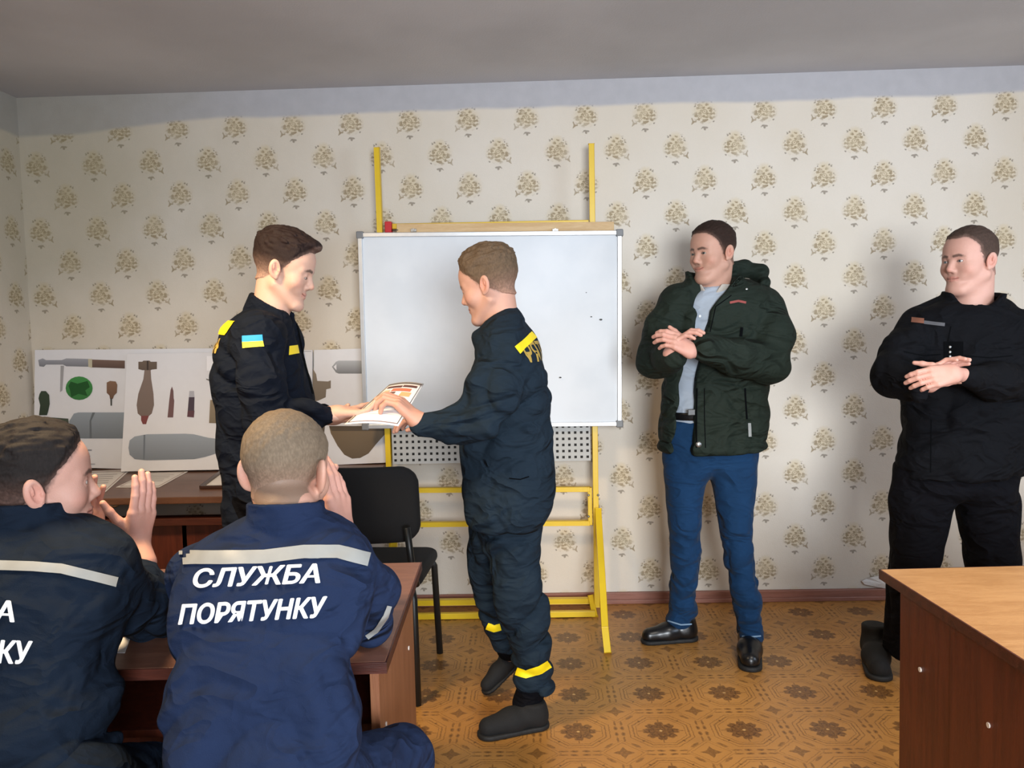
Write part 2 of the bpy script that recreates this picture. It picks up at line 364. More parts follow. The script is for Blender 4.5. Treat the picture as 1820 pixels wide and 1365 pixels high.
def lino():
    t = NT('patterned_linoleum'); p = t.pos(); s = t.n('ShaderNodeSeparateXYZ'); t.con(p, s.inputs[0]); Pd = .285
    nz = t.n('ShaderNodeTexNoise'); nz.inputs['Scale'].default_value = 90; nz.inputs['Detail'].default_value = 2; t.con(p, nz.inputs['Vector'])
    ns = t.n('ShaderNodeSeparateColor'); t.con(nz.outputs['Color'], ns.inputs[0])
    wx = t.math('ADD', s.outputs[0], t.math('MULTIPLY', t.math('SUBTRACT', ns.outputs[0], .5), .008))
    wy = t.math('ADD', s.outputs[1], t.math('MULTIPLY', t.math('SUBTRACT', ns.outputs[1], .5), .008))
    X = t.math('MULTIPLY', t.math('SUBTRACT', t.math('FRACT', t.math('ADD', t.math('DIVIDE', wx, Pd), .06)), .5), Pd)
    Y = t.math('MULTIPLY', t.math('SUBTRACT', t.math('FRACT', t.math('ADD', t.math('DIVIDE', wy, Pd), .07)), .5), Pd)
    ax = t.math('ABSOLUTE', X); ay = t.math('ABSOLUTE', Y)
    r = t.math('SQRT', t.math('ADD', t.math('MULTIPLY', X, X), t.math('MULTIPLY', Y, Y)))
    th = t.math('ARCTAN2', Y, X)
    rr = t.math('ADD', r, t.math('ADD', t.math('MULTIPLY', t.math('COSINE', t.math('MULTIPLY', th, 8)), -.007), t.math('MULTIPLY', t.math('COSINE', t.math('MULTIPLY', th, 16)), .004)))
    med = t.mr(rr, .060, .053)
    inner = t.mr(t.math('ABSOLUTE', t.math('SUBTRACT', rr, .036)), .0035, .0015)
    cen = t.mr(r, .007, .004)
    oc = t.math('MAXIMUM', t.math('MAXIMUM', ax, ay), t.math('MULTIPLY', t.math('ADD', ax, ay), .7071))
    ln = None
    for d, w in ((.094, .0022), (.108, .0014), (.083, .0012)):
        q = t.mr(t.math('ABSOLUTE', t.math('SUBTRACT', oc, d)), w*1.6, w*.6); ln = q if ln is None else t.math('MAXIMUM', ln, q)
    spoke = t.math('MULTIPLY', t.mr(t.math('MINIMUM', ax, ay), .0035, .0015), t.mr(r, .082, .076))
    # corner diamond
    cx = t.math('SUBTRACT', Pd/2, ax); cy = t.math('SUBTRACT', Pd/2, ay); dm = t.math('ADD', cx, cy)
    dia = t.mr(t.math('ADD', dm, t.math('MULTIPLY', t.math('MINIMUM', cx, cy), .9)), .040, .032)
    ln2 = t.mr(t.math('ABSOLUTE', t.math('SUBTRACT', dm, .066)), .003, .001); ln3 = t.mr(t.math('ABSOLUTE', t.math('SUBTRACT', dm, .08)), .002, .001)
    v1 = t.n('ShaderNodeCombineXYZ'); t.con(ax, v1.inputs[0]); t.con(ay, v1.inputs[1])
    ov = blobs(t, v1.outputs[0], [(.131, .020, .0065, .013, 0), (.020, .131, .013, .0065, 0), (.097, .097, .020, .006, -45), (.131, .055, .004, .016, 0), (.055, .131, .016, .004, 0)], .3)
    ov2 = blobs(t, v1.outputs[0], [(.131, .020, .002, .005, 0), (.020, .131, .005, .002, 0), (.068, .068, .006, .003, 45)], .4)
    pat = t.math('MAXIMUM', t.math('MULTIPLY', med, .8), t.math('MAXIMUM', t.math('MULTIPLY', ln, .55), t.math('MULTIPLY', spoke, .6)))
    pat = t.math('MAXIMUM', pat, t.math('MAXIMUM', t.math('MULTIPLY', dia, .65), t.math('MULTIPLY', t.math('MAXIMUM', ln2, ln3), .45)))
    pat = t.math('MAXIMUM', pat, t.math('MULTIPLY', ov, .6))
    pat = t.math('MULTIPLY', pat, t.mr(t.noise(110, 2, p), .25, .6, .6, 1))
    dark = t.math('MAXIMUM', t.math('MULTIPLY', inner, med), ov2)
    big = t.noise(2.5, 4, p)
    base = t.mix(t.mr(big, .3, .7), lin(184, 132, 68), lin(166, 116, 56))
    c = t.mix(pat, base, lin(84, 52, 24)); c = t.mix(t.math('MULTIPLY', dark, .6), c, lin(62, 38, 20)); c = t.mix(cen, c, lin(200, 160, 100))
    c = t.mix(t.math('MULTIPLY', t.mr(t.noise(3.3, 5, p), .55, .75), .35), c, lin(110, 82, 48))
    t.base(c); t.b.inputs['Roughness'].default_value = .38
    t.bump(t.noise(200, 2, p), .0003); return t.m
M_wall = wallpaper('floral_wallpaper', 0); M_wall_side = wallpaper('floral_wallpaper_side', 1)
M_lino = lino()
t = NT('ceiling_paint'); p = t.pos(); t.base(t.mix(t.mr(t.noise(1.1, 4, p), .3, .7), lin(178, 178, 182), lin(196, 196, 200))); t.rough(.7); t.bump(t.noise(120, 3, p), .001); M_ceil = t.m
M_base = wood('painted_baseboard', (132, 84, 68), (150, 100, 84), .5)
M_plaster = plain('bare_plaster', (226, 224, 220), .9, bump=.002)

# ---------------------------------------------------------------- room
def struct(name, mb, mat): return tag(mb.build(name, mat), kind='structure')
struct('floor', MB().box((RX0-.1, RY0-.1, -.1), (RX1+.1, RY1+.1, 0)), M_lino)
struct('ceiling', MB().box((RX0-.1, RY0-.1, RZ), (RX1+.1, RY1+.1, RZ+.1)), M_ceil)
struct('wall_back', MB().box((RX0-.1, RY1, 0), (RX1+.1, RY1+.1, RZ)), M_wall)
struct('wall_left', MB().box((RX0-.1, RY0, 0), (RX0, RY1, RZ)), M_wall_side)
def wall_hole(name, axis, c0, c1, a0, a1, h0, h1, lo, hi, mat):
    mb = MB()
    for (u0, u1, z0, z1) in ((lo, a0, 0, RZ), (a1, hi, 0, RZ), (a0, a1, 0, h0), (a0, a1, h1, RZ)):
        if axis == 0: mb.box((u0, c0, z0), (u1, c1, z1))
        else: mb.box((c0, u0, z0), (c1, u1, z1))
    return struct(name, mb, mat)
wall_hole('wall_front', 0, RY0-.1, RY0, 0.0, 1.5, .8, 2.1, RX0-.1, RX1+.1, M_wall)
wall_hole('wall_right', 1, RX1, RX1+.1, 0.2, 1.8, .95, 2.25, RY0, RY1, M_wall_side)
M_frame = plain('white_window_paint', (225, 225, 222), .4)
tg = NT('window_glass'); tg.b.inputs['Transmission Weight'].default_value = 1; tg.b.inputs['Roughness'].default_value = 0; M_glass = tg.m
f = MB()
for x in (0.0, .72, 1.44): f.box((x, RY0-.08, .8), (x+.06, RY0-.03, 2.1), .004)
for z in (.8, 2.04): f.box((0, RY0-.08, z), (1.5, RY0-.03, z+.06), .004)
w1 = struct('window_1', f, M_frame); MB().box((.05, RY0-.06, .85), (1.45, RY0-.055, 2.05)).build('window_pane', M_glass, w1)
f = MB()
for y in (.2, .97, 1.74): f.box((RX1+.03, y, .95), (RX1+.08, y+.06, 2.25), .004)
for z in (.95, 2.19): f.box((RX1+.03, .2, z), (RX1+.08, 1.8, z+.06), .004)
w2 = struct('window_2', f, M_frame); MB().box((RX1+.055, .25, 1.0), (RX1+.06, 1.75, 2.2)).build('window_pane', M_glass, w2)
struct('baseboard_back', MB().box((RX0, RY1-.018, 0), (RX1, RY1, .058), .004).box((RX0, RY1-.026, 0), (RX1, RY1, .022), .004), M_base)
struct('baseboard_left', MB().box((RX0, RY0, 0), (RX0+.018, RY1, .058), .004), M_base)
# torn wallpaper and bare plaster just above the skirting
bm = bmesh.new(); c0 = at(1568, 1036, RY1-.012); rng = np.random.default_rng(3)
ring = []
for i in range(14):
    g = 2*math.pi*i/14; rx = .075*(1+.35*rng.uniform(-1, 1)); rz = .034*(1+.3*rng.uniform(-1, 1))
    ring.append(bm.verts.new((c0[0]+rx*math.cos(g), RY1-.004-.012*rng.random(), c0[2]+rz*math.sin(g)-.3*rx*math.cos(g)*.3)))
ct = bm.verts.new((c0[0], RY1-.02, c0[2]))
for i in range(14): bm.faces.new((ring[i], ring[(i+1) % 14], ct))
me = bpy.data.meshes.new('trim_1'); bm.to_mesh(me); bm.free(); tag(link('trim_1', me, M_plaster), kind='structure')

# ---------------------------------------------------------------- desks
M_mah = wood('mahogany_laminate', (96, 42, 26), (74, 30, 20), .42, (14, 14, 1))
M_mah_edge = wood('dark_mahogany_edge', (84, 40, 28), (60, 26, 18), .4)
M_oak = wood('light_oak_laminate', (190, 142, 92), (172, 124, 76), .42, (2, 9, 9))
M_redoak = wood('reddish_wood_laminate', (128, 88, 70), (112, 74, 58), .38, (2, 9, 9))
M_sidewood = wood('orange_brown_laminate', (150, 98, 66), (132, 82, 54), .45, (12, 12, 1))
M_brown = wood('walnut_top', (112, 76, 56), (92, 60, 44), .35, (2, 9, 9))
M_cap = plain('white_screw_cap', (215, 205, 195), .4)
def rotm(org, deg): return Matrix.Translation(org)@Matrix.Rotation(math.radians(deg), 4, 'Z')
# right desk: origin = far left top corner
o = fl(1565, 1012, .74); M = rotm((o[0], o[1], 0), 2.0)
dk = empty('desk', (o[0]+.6, o[1]-.35, 0), 'desk with light oak top and mahogany side panel at lower right', 'desk')
MB().box((0, -.70, .716), (1.3, 0, .74), .002, M).build('tabletop', M_oak, dk)
MB().box((-.003, -.703, .7145), (0.001, .002, .7395), 0, M).box((-.003, -.001, .7145), (1.3, .003, .7395), 0, M).box((-.003, -.703, .7145), (1.3, -.70, .7395), 0, M).build('edge_band', M_mah_edge, dk)
sp = MB().box((.035, -.27, 0), (.053, -.035, .716), .001, M).build('side_panel', M_mah, dk)
MB().box((.033, -.66, 0), (.051, -.272, .716), .001, M).build('side_panel', M_mah, dk)
MB().box((1.22, -.66, 0), (1.24, -.04, .716), .001, M).build('side_panel', M_mah, dk)
MB().box((.053, -.10, .25), (1.22, -.085, .716), .001, M).build('modesty_panel', M_mah, dk)
for (yy, zz) in ((-.14, .53), (-.42, .53), (-.14, .12), (-.42, .12)):
    MB().cyl(M@Vector((.033, yy, zz)), (1, 0, 0), .006, .004, 12).build('screw_cap', M_cap, dk)

# front left desk (the seated men lean on it): origin = far right top corner
o = fl(748, 999, .70); o2 = fl(685, 1176, .70); DD = float(np.hypot(*(o-o2)[:2])); ang = math.degrees(math.atan2(o[1]-o2[1], o[0]-o2[0]))-90
M = rotm((o[0], o[1], 0), ang)
dk = empty('desk', (o[0]-.7, o[1]-.35, 0), 'reddish brown desk the two seated men lean on at lower left', 'desk')
MB().box((-1.5, -DD, .676), (0, 0, .70), .002, M).build('tabletop', M_redoak, dk)
MB().box((-1.5, -DD-.003, .6755), (0, -DD, .6995), 0, M).box((0, -DD-.003, .6755), (.003, 0.003, .6995), 0, M).build('edge_band', M_mah_edge, dk)
MB().box((-.045, -DD+.06, 0), (-.025, -.03, .676), .001, M).build('side_panel', M_sidewood, dk)
MB().box((-1.46, -DD+.06, 0), (-1.44, -.03, .676), .001, M).build('side_panel', M_sidewood, dk)
MB().box((-1.44, -.09, .2), (-.045, -.07, .676), .001, M).build('modesty_panel', M_mah, dk)
MB().box((-1.44, -DD+.10, .50), (-.045, -.12, .518), .001, M).build('shelf', M_mah, dk)
for (yy, zz) in ((-DD+.13, .50), (-.16, .50), (-DD+.13, .12)):
    MB().cyl(M@Vector((-.0245, yy, zz)), (1, 0, 0), .006, .004, 12).build('screw_cap', M_cap, dk)

# dark desk under the posters
BH = .745; yb = 3.985; pf = fl(300, 884, BH); BX1 = at(655, 850, 3.5)[0]; XE = at(545, 850, 3.3)[0]; yf = float(pf[1])
dk = empty('desk', (-1.4, 3.6, 0), 'long dark brown desk against the wallpaper holding the posters', 'desk')
MB().box((-2.42, yf, BH-.028), (BX1, yb, BH), .003).build('tabletop', M_brown, dk)
MB().box((-2.36, yf+.10, .12), (XE, yf+.118, BH-.115), .001).build('modesty_panel', M_mah, dk)
MB().box((-2.38, yf+.05, BH-.13), (XE, yf+.12, BH-.10), .002).build('rail', M_mah_edge, dk)
for x in (-2.38, XE): MB().box((x, yf+.03, 0), (x+.02, yb-.03, BH-.028), .001).build('side_panel', M_mah, dk)
MB().box((-1.5, yf+.10, .12), (-1.48, yf+.126, BH-.13), .001).build('panel_seam', M_mah_edge, dk)
hd = at(198, 897, yf+.04); MB().ball(hd, .02, (1.6, .7, .7)).build('drawer_pull', M_steel, dk)

# ---------------------------------------------------------------- posters
M_board = plain('poster_board', (222, 222, 226), .5, var=.03)
def print_mesh(name, polys, plane, parent):
    """polys: (list of px points, colour, [gradient: dark at rim along axis]) -> flat coloured print on the board plane"""
    bm = bmesh.new(); cols = []
    for li, (pts, col, g) in enumerate(polys):
        P3 = [plane(px, py, .0006+.0003*li) for px, py in pts]
        vs = [bm.verts.new(Vector(q)) for q in P3]; bm.faces.new(vs)
        C = np.mean(P3, 0)
        for px, py in pts:
            c = np.array(lin(*col)[:3])
            if g: c = c*(1+g*(.5-((py-min(q[1] for q in pts))/(max(q[1] for q in pts)-min(q[1] for q in pts)+1e-6)))*1.4)
            cols.append(np.clip(c, 0, 1))
    bmesh.ops.triangulate(bm, faces=bm.faces[:]) 
    for f_ in bm.faces:
        f_.normal_update()
        if f_.normal.y > 0: f_.normal_flip()
    me = bpy.data.meshes.new(name); bm.to_mesh(me); bm.free(); set_cols(me, np.array(cols)); return link(name, me, M_print, parent)
def poster(label, tl, tr, br, bl, Yt, Yb, polys):
    a = [at(*tl, Yt), at(*tr, Yt), at(*br, Yb), at(*bl, Yb)]
    n = nrm(np.cross(a[1]-a[0], a[3]-a[0])); 
    if n[1] > 0: n = -n
    root = empty('poster', (a[0]+a[2])/2*A(1, 1, 0)+A(0, 0, min(a[2][2], a[3][2])), label, 'poster', None)
    bm = bmesh.new(); f0 = [bm.verts.new(Vector(v)) for v in a]; f1 = [bm.verts.new(Vector(v-n*.01)) for v in a]
    bm.faces.new(f0); bm.faces.new(f1[::-1])
    for i in range(4): bm.faces.new((f0[i], f0[(i+1) % 4], f1[(i+1) % 4], f1[i]))
    bmesh.ops.recalc_face_normals(bm, faces=bm.faces[:])
    me = bpy.data.meshes.new('board'); bm.to_mesh(me); bm.free(); link('board', me, M_board, root)
    def plane(px, py, off):
        d = ray(px, py); tt = ((a[0]-CAM)@n)/(d@n); return CAM+d*tt+n*off
    print_mesh('printed_picture', polys, plane, root); return root
def circ(cx, cy, rx, ry, n=20, a0=0): return [(cx+rx*math.cos(a0+2*math.pi*i/n), cy+ry*math.sin(a0+2*math.pi*i/n)) for i in range(n)]
grey, brown, green = (132, 140, 148), (112, 94, 78), (58, 128, 66)
polys = [([(68, 640), (76, 637), (82, 640), (110, 640), (118, 637), (160, 638), (163, 640), (163, 652), (118, 651), (112, 648), (82, 648), (78, 652), (70, 651)], (140, 142, 150), .4),
         ([(163, 639), (222, 641), (222, 655), (163, 653)], (104, 84, 76), .4), ([(157, 638), (164, 638), (164, 654), (157, 652)], (190, 184, 160), 0),
         ([(108, 650), (114, 650), (111, 694), (107, 697)], (158, 158, 160), 0),
         (circ(141, 690, 24, 21), green, .3), ([(126, 678), (138, 682), (156, 677), (160, 688), (152, 694), (156, 704), (140, 700), (127, 706), (125, 694), (122, 686)], (24, 82, 36), 0),
         ([(190, 680), (196, 677), (206, 678), (209, 684), (208, 698), (203, 703), (201, 709), (196, 709), (195, 703), (190, 698)], (120, 92, 74), .3),
         ([(196.5, 708), (199.5, 708), (199.5, 721), (197, 721)], (70, 70, 66), 0),
         ([(71, 700), (74, 695), (82, 695), (88, 702), (89, 718), (86, 732), (84, 738), (70, 738), (72, 720), (69, 708)], (50, 64, 50), .2),
         ([(70, 740), (95, 742), (122, 744), (124, 762), (112, 775), (70, 775)], (66, 74, 64), .3),
         ([(124, 748), (132, 735), (140, 733), (222, 733), (222, 779), (140, 779), (128, 776), (123, 764)], grey, .35),
         ([(165, 733), (170, 733), (163, 748), (164, 779), (160, 779), (160, 748)], (100, 106, 112), 0),
         ([(153, 813), (160, 821), (146, 821)], (170, 36, 44), 0),
         ([(145, 810), (153, 804.5), (161, 810), (161, 812), (153, 806.5), (145, 812)], (60, 50, 56), 0), ([(145, 814), (153, 808.5), (161, 814), (161, 816), (153, 810.5), (145, 816)], (60, 50, 56), 0), ([(146, 806), (153, 801), (160, 806), (160, 808), (153, 803), (146, 808)], (60, 50, 56), 0),
         ([(143, 799), (164, 799), (164, 800.5), (143, 800.5)], (120, 120, 126), 0), ([(143, 824), (170, 824), (170, 825), (143, 825)], (140, 140, 146), 0)]
poster('white poster of weapons with a round green mine, behind its neighbour', (62, 622), (388, 619), (388, 838), (60, 829), 3.972, 3.935, polys)
polys = [([(246, 643), (253, 643), (255, 641), (266, 641), (268, 643), (279, 643), (279, 656), (270, 657), (268, 658), (253, 658), (246, 656)], (104, 90, 80), .2),
         ([(261, 641), (264, 641), (264, 658), (261, 658)], (64, 54, 50), 0),
         ([(257, 658), (268, 658), (269, 674), (273, 700), (274, 720), (270, 735), (263, 741), (252, 741), (245, 735), (243, 720), (246, 700), (255, 674)], (124, 108, 100), .15),
         ([(251, 739), (265, 739), (262, 747), (260, 754), (254, 754), (251, 747)], (122, 66, 66), 0),
         ([(306, 687), (308.5, 695), (309, 708), (310, 712), (308, 742), (298, 742), (301, 712), (302, 704), (303.5, 693)], (112, 84, 84), 0),
         ([(336, 706), (346, 706), (345, 742), (333, 741)], (72, 62, 74), 0), ([(337, 695), (345, 695), (346, 706), (336, 706)], (176, 176, 184), 0), ([(334, 730), (346, 730), (345, 742), (333, 741)], (96, 64, 72), 0),
         ([(374, 711), (410, 711), (410, 753), (372, 752)], (136, 122, 102), .2), ([(367, 673), (376, 676), (382, 687), (382, 702), (380, 711), (378, 711), (380, 700), (380, 688), (375, 678), (367, 675)], (110, 110, 106), 0),
         ([(368, 633), (398, 634), (398, 660), (368, 659)], (240, 240, 244), 0),
         ([(231, 783), (240, 776), (262, 772), (330, 771), (345, 772), (370, 778), (400, 782), (430, 786), (430, 797), (400, 801), (365, 812), (345, 816), (262, 818), (240, 816), (231, 808), (229, 796)], (138, 146, 156), .35),
         ([(256, 773), (259, 773), (258, 818), (255, 817)], (108, 116, 126), 0)]
poster('white poster of grey shell and brown mortar bomb beside standing young man', (226, 629), (540, 624), (540, 832), (215, 838), 3.945, 3.80, polys)
polys = [([(590, 652), (597, 643), (602, 641), (660, 641), (660, 664), (602, 664), (597, 662)], (150, 152, 156), .6), ([(593, 652), (598, 647), (598, 658)], (226, 226, 230), 0),
         ([(556, 655), (562, 665), (564, 677), (583, 678), (588, 676), (588, 690), (580, 692), (579, 706), (566, 712), (556, 714)], (124, 112, 98), .2),
         ([(570, 752), (578, 752), (576, 775), (571, 772)], (90, 80, 70), 0),
         ([(585, 757), (640, 757), (684, 757), (684, 772), (668, 790), (655, 806), (640, 814), (626, 815), (612, 808), (600, 792), (588, 770)], (110, 94, 74), .3),
         ([(585, 757), (684, 757), (684, 766), (590, 766)], (84, 72, 58), 0)]
poster('white poster with silver cylinder above brown cone, behind the whiteboard edge', (558, 622), (692, 618), (690, 822), (556, 828), 3.975, 3.93, polys)
# thin board between (its edge shows right of the young man's chest)
poster('blank white poster edge glimpsed right of the young man\'s chest', (480, 622), (555, 622), (554, 830), (480, 833), 3.965, 3.91, [([(482, 624), (553, 624), (553, 625), (482, 625)], (150, 150, 150), 0)])

# papers and framed certificates lying on the dark desk
M_paper = plain('paper', (228, 224, 222), .6, var=.04)
def sheet(pts, zt, label, print_=None, name='paper_sheet', th=.0012, mat=None):
    q = [fl(px, py, zt) for px, py in pts]; c = np.mean(q, 0); root = empty(name, (c[0], c[1], zt-th), label, 'paper')
    bm = bmesh.new(); a = [bm.verts.new(Vector(v)) for v in q]; b = [bm.verts.new(Vector(v-A(0, 0, th))) for v in q]
    bm.faces.new(a); bm.faces.new(b[::-1])
    for i in range(4): bm.faces.new((a[i], a[(i+1) % 4], b[(i+1) % 4], b[i]))
    bmesh.ops.recalc_face_normals(bm, faces=bm.faces[:]); me = bpy.data.meshes.new('page'); bm.to_mesh(me); bm.free(); link('page', me, mat or M_paper, root)
    if print_:
        bm = bmesh.new(); cols = []
        for (u0, v0, u1, v1, col) in print_:
            def B(u, v): return (q[0]*(1-u)*(1-v)+q[1]*u*(1-v)+q[2]*u*v+q[3]*(1-u)*v)+A(0, 0, .0006)
            vs = [bm.verts.new(Vector(B(u, v))) for u, v in ((u0, v0), (u1, v0), (u1, v1), (u0, v1))]; f_ = bm.faces.new(vs); f_.normal_update()
            if f_.normal.z < 0: f_.normal_flip()
            cols += [lin(*col)[:3]]*4
        me = bpy.data.meshes.new('printed_text'); bm.to_mesh(me); bm.free(); set_cols(me, np.array(cols)); link('printed_text', me, M_print, root)
    return root
def cert_print():
    r = [(.05, .05, .95, .07, (120, 60, 50)), (.05, .93, .95, .95, (120, 60, 50)), (.05, .05, .065, .95, (120, 60, 50)), (.935, .05, .95, .95, (120, 60, 50))]
    for i, v in enumerate((.2, .3, .4, .5, .6)): r.append((.2+.03*(i % 3), v, .8-.04*(i % 2), v+.02, (150, 140, 140)))
    return r
sheet([(152, 838), (232, 835), (188, 874), (120, 878)], BH+.002, 'certificate sheet on the dark desk behind the left seated man\'s raised hands', cert_print())
sheet([(262, 840), (334, 838), (283, 866), (206, 866)], BH+.002, 'certificate sheet on the dark desk below the grey shell poster', cert_print())
# framed certificate
fr = [(398, 834), (470, 832), (450, 862), (358, 864)]
q = [fl(px, py, BH+.012) for px, py in fr]; root = empty('framed_certificate', np.mean(q, 0)*A(1, 1, 0)+A(0, 0, BH), 'dark framed certificate lying on the desk behind the young man', 'picture frame')
mb = MB()
for i in range(4): mb.bar(q[i]-A(0, 0, .0045), q[(i+1) % 4]-A(0, 0, .0045), .018, .012, .001, (0, 0, 1))
mb.build('frame', plain('dark_brown_frame', (60, 36, 26), .35), root)
bm = bmesh.new(); vs = [bm.verts.new(Vector(v-A(0, 0, .005))) for v in q]; f_ = bm.faces.new(vs); f_.normal_update()
if f_.normal.z < 0: f_.normal_flip()
r_ = bmesh.ops.extrude_face_region(bm, geom=[f_]); bmesh.ops.translate(bm, verts=[v for v in r_['geom'] if isinstance(v, bmesh.types.BMVert)], vec=(0, 0, -.004))
me = bpy.data.meshes.new('certificate_page'); bm.to_mesh(me); bm.free(); link('certificate_page', M_paper and me, M_paper, root)
# exercise sheet on the front desk between the seated men
sheet([(196, 1133), (232, 1133), (222, 1160), (180, 1160)], .7015, 'white sheet on the front desk between the two seated men')

# ---------------------------------------------------------------- yellow stand
YS = 3.86
st = empty('whiteboard_stand', at(870, 1085, YS)*A(1, 1, 0), 'yellow painted metal stand frame behind the whiteboard', 'stand')
def P_(px, py, Y=YS): return at(px, py, Y)
zb = .03
L0, L1 = P_(670, 263), P_(701, 1075); R0, R1 = P_(1051, 256), P_(1061, 1080)
L1[2] = .05; R1[2] = .03
MB().bar(L0, L1, .026, .026).build('post', M_yellow, st); MB().bar(R0, R1, .026, .026).build('post', M_yellow, st)
MB().bar(P_(686, 403), P_(1046, 396), .024, .024).build('crossbar', M_yellow, st)
MB().bar(P_(700, 871), P_(1048, 869), .024, .024).build('crossbar', M_yellow, st)
MB().bar(P_(700, 932), P_(1048, 929), .024, .024).build('crossbar', M_yellow, st)
MB().bar(P_(1048, 866), P_(1049, 932), .02, .022).build('end_bar', M_yellow, st)
MB().bar(P_(700, 1071, 3.9), P_(1058, 1067, 3.9), .028, .024).build('base_bar', M_yellow, st)
MB().bar(P_(700, 1096, 3.80), P_(1058, 1090, 3.80), .028, .024).build('base_bar', M_yellow, st)
for (x0, f0, f1) in ((1063, (1077, 1132), (1080, 1162)), (703, (695, 1132), (694, 1162))):
    e = fl(*f1); k = e+A(-.005, .06, .09); t0 = P_(x0, 905, YS-.02)
    mb = MB(); mb.bar(t0, k, .03, .016, .002, (0, 1, 0)); mb.bar(k+A(0, 0, .004), e+A(0, 0, .003), .03, .018, .002, (0, 1, 0)); mb.build('foot_strut', M_yellow, st)
MB().bar(P_(1050, 1060, 3.9), P_(1058, 1097, 3.80), .026, .02).build('base_link', M_yellow, st)
for px, py in ((1046, 880), (1046, 918), (1063, 880), (1063, 918), (1046, 1090)):
    MB().ball(P_(px, py, YS-.016), .006).build('bolt', M_steel, st)
# perforated panel
pl, pr = P_(696, 765, YS-.02), P_(1049, 760, YS-.02); zt_, zb_ = P_(870, 757, YS-.02)[2], P_(870, 822, YS-.02)[2]
xs = [pl[0]]; nx = 33; pitch = (pr[0]-pl[0])/nx; hole = .42
for i in range(nx): c_ = pl[0]+(i+.5)*pitch; xs += [c_-pitch*hole/2, c_+pitch*hole/2]
xs.append(pr[0]); zs = [zb_]; nz_ = 6
for j in range(nz_): c_ = zb_+(j+.5)*pitch*1.02+.004; zs += [c_-pitch*hole/2, c_+pitch*hole/2]
zs.append(zt_); bm = bmesh.new(); g = [[bm.verts.new((x, pl[1], z)) for z in zs] for x in xs]
for i in range(len(xs)-1):
    for j in range(len(zs)-1):
        if i % 2 == 1 and j % 2 == 1: continue
        bm.faces.new((g[i][j], g[i+1][j], g[i+1][j+1], g[i][j+1]))
r_ = bmesh.ops.extrude_face_region(bm, geom=bm.faces[:]); bmesh.ops.translate(bm, verts=[v for v in r_['geom'] if isinstance(v, bmesh.types.BMVert)], vec=(0, .002, 0))
bmesh.ops.recalc_face_normals(bm, faces=bm.faces[:])
me = bpy.data.meshes.new('perforated_panel'); bm.to_mesh(me); bm.free(); link('perforated_panel', me, plain('grey_perforated_steel', (176, 176, 172), .5), st)
MB().box((pl[0], pl[1]+.018, zb_), (pr[0], pl[1]+.022, zt_), 0).build('hole_shade_strip', plain('dark_hole_shade', (52, 48, 44), .8), st)  # dark strip added behind the panel so its holes look shaded
# pine batten with hooks, red tape
pb = empty('wooden_batten', P_(890, 412, 3.83), 'pale pine batten resting behind the top of the whiteboard', 'batten')
MB().bar(P_(706, 408, 3.83), P_(1091, 404, 3.83), .05, .018, .001).build('plank', wood('pine', (214, 184, 140), (196, 160, 112), .6, (1, 10, 10)), pb)
for px in (735, 987):
    c_ = P_(px, 409, 3.815); MB().box(c_-A(.014, .002, .008), c_+A(.014, .004, .006), .001).cyl(c_+A(0, -.004, .002), (0, 1, 0), .006, .008, 10).build('hanging_clip', M_steel, pb)
c_ = P_(691, 405, 3.84); tp = tag(MB().box(c_-A(.016, .022, .026), c_+A(.016, .02, .028), .004).build('red_tape', M_red), 'red tape wrapped at the stand post beside whiteboard corner', 'tape')
c_ = P_(702, 409, 3.82); MB().cyl(c_, (1, 0, 0), .002, .03, 8).build('nail', M_black, pb)

# ---------------------------------------------------------------- whiteboard
tl, tr_, br_, bl_ = at(640, 418, 3.77), at(1101, 414, 3.77), at(1101, 753, 3.80), at(650, 758, 3.80)
wb = empty('whiteboard', (tl+br_)/2*A(1, 1, 0)+A(0, 0, br_[2]), 'white dry-erase board on the yellow stand', 'whiteboard')
t = NT('whiteboard_enamel'); p = t.pos(); t.base(t.mix(t.mr(t.noise(4, 4, p), .35, .7), lin(216, 222, 228), lin(207, 214, 221))); t.rough(.5); M_wb = t.m
M_alu = plain('anodised_aluminium', (196, 198, 200), .35, .5)
bm = bmesh.new(); ring = [tl, tr_, br_, bl_]; a = [bm.verts.new(Vector(v)) for v in ring]; b = [bm.verts.new(Vector(v+A(0, .012, 0))) for v in ring]
bm.faces.new(a); bm.faces.new(b[::-1])
for i in range(4): bm.faces.new((a[i], a[(i+1) % 4], b[(i+1) % 4], b[i]))
bmesh.ops.recalc_face_normals(bm, faces=bm.faces[:]); me = bpy.data.meshes.new('writing_surface'); bm.to_mesh(me); bm.free(); link('writing_surface', me, M_wb, wb)
for i, nm in enumerate(('frame_rail',)*4):
    MB().bar(ring[i], ring[(i+1) % 4], .02, .022, .002).build(nm, M_alu, wb)
M_capg = plain('grey_plastic', (120, 122, 124), .5)
for v in ring: MB().box(v-A(.017, .014, .017), v+A(.017, .014, .017), .005).build('corner_cap', M_capg, wb)
for px, py, s_ in ((1051, 563, .003), (1068, 568, .005), (996, 671, .004), (876, 590, .002), (1042, 520, .002)):
    c_ = at(px, py, 3.775); MB().ball(c_, s_, (1.4, .2, .8)).build('marker_speck', M_black, wb)

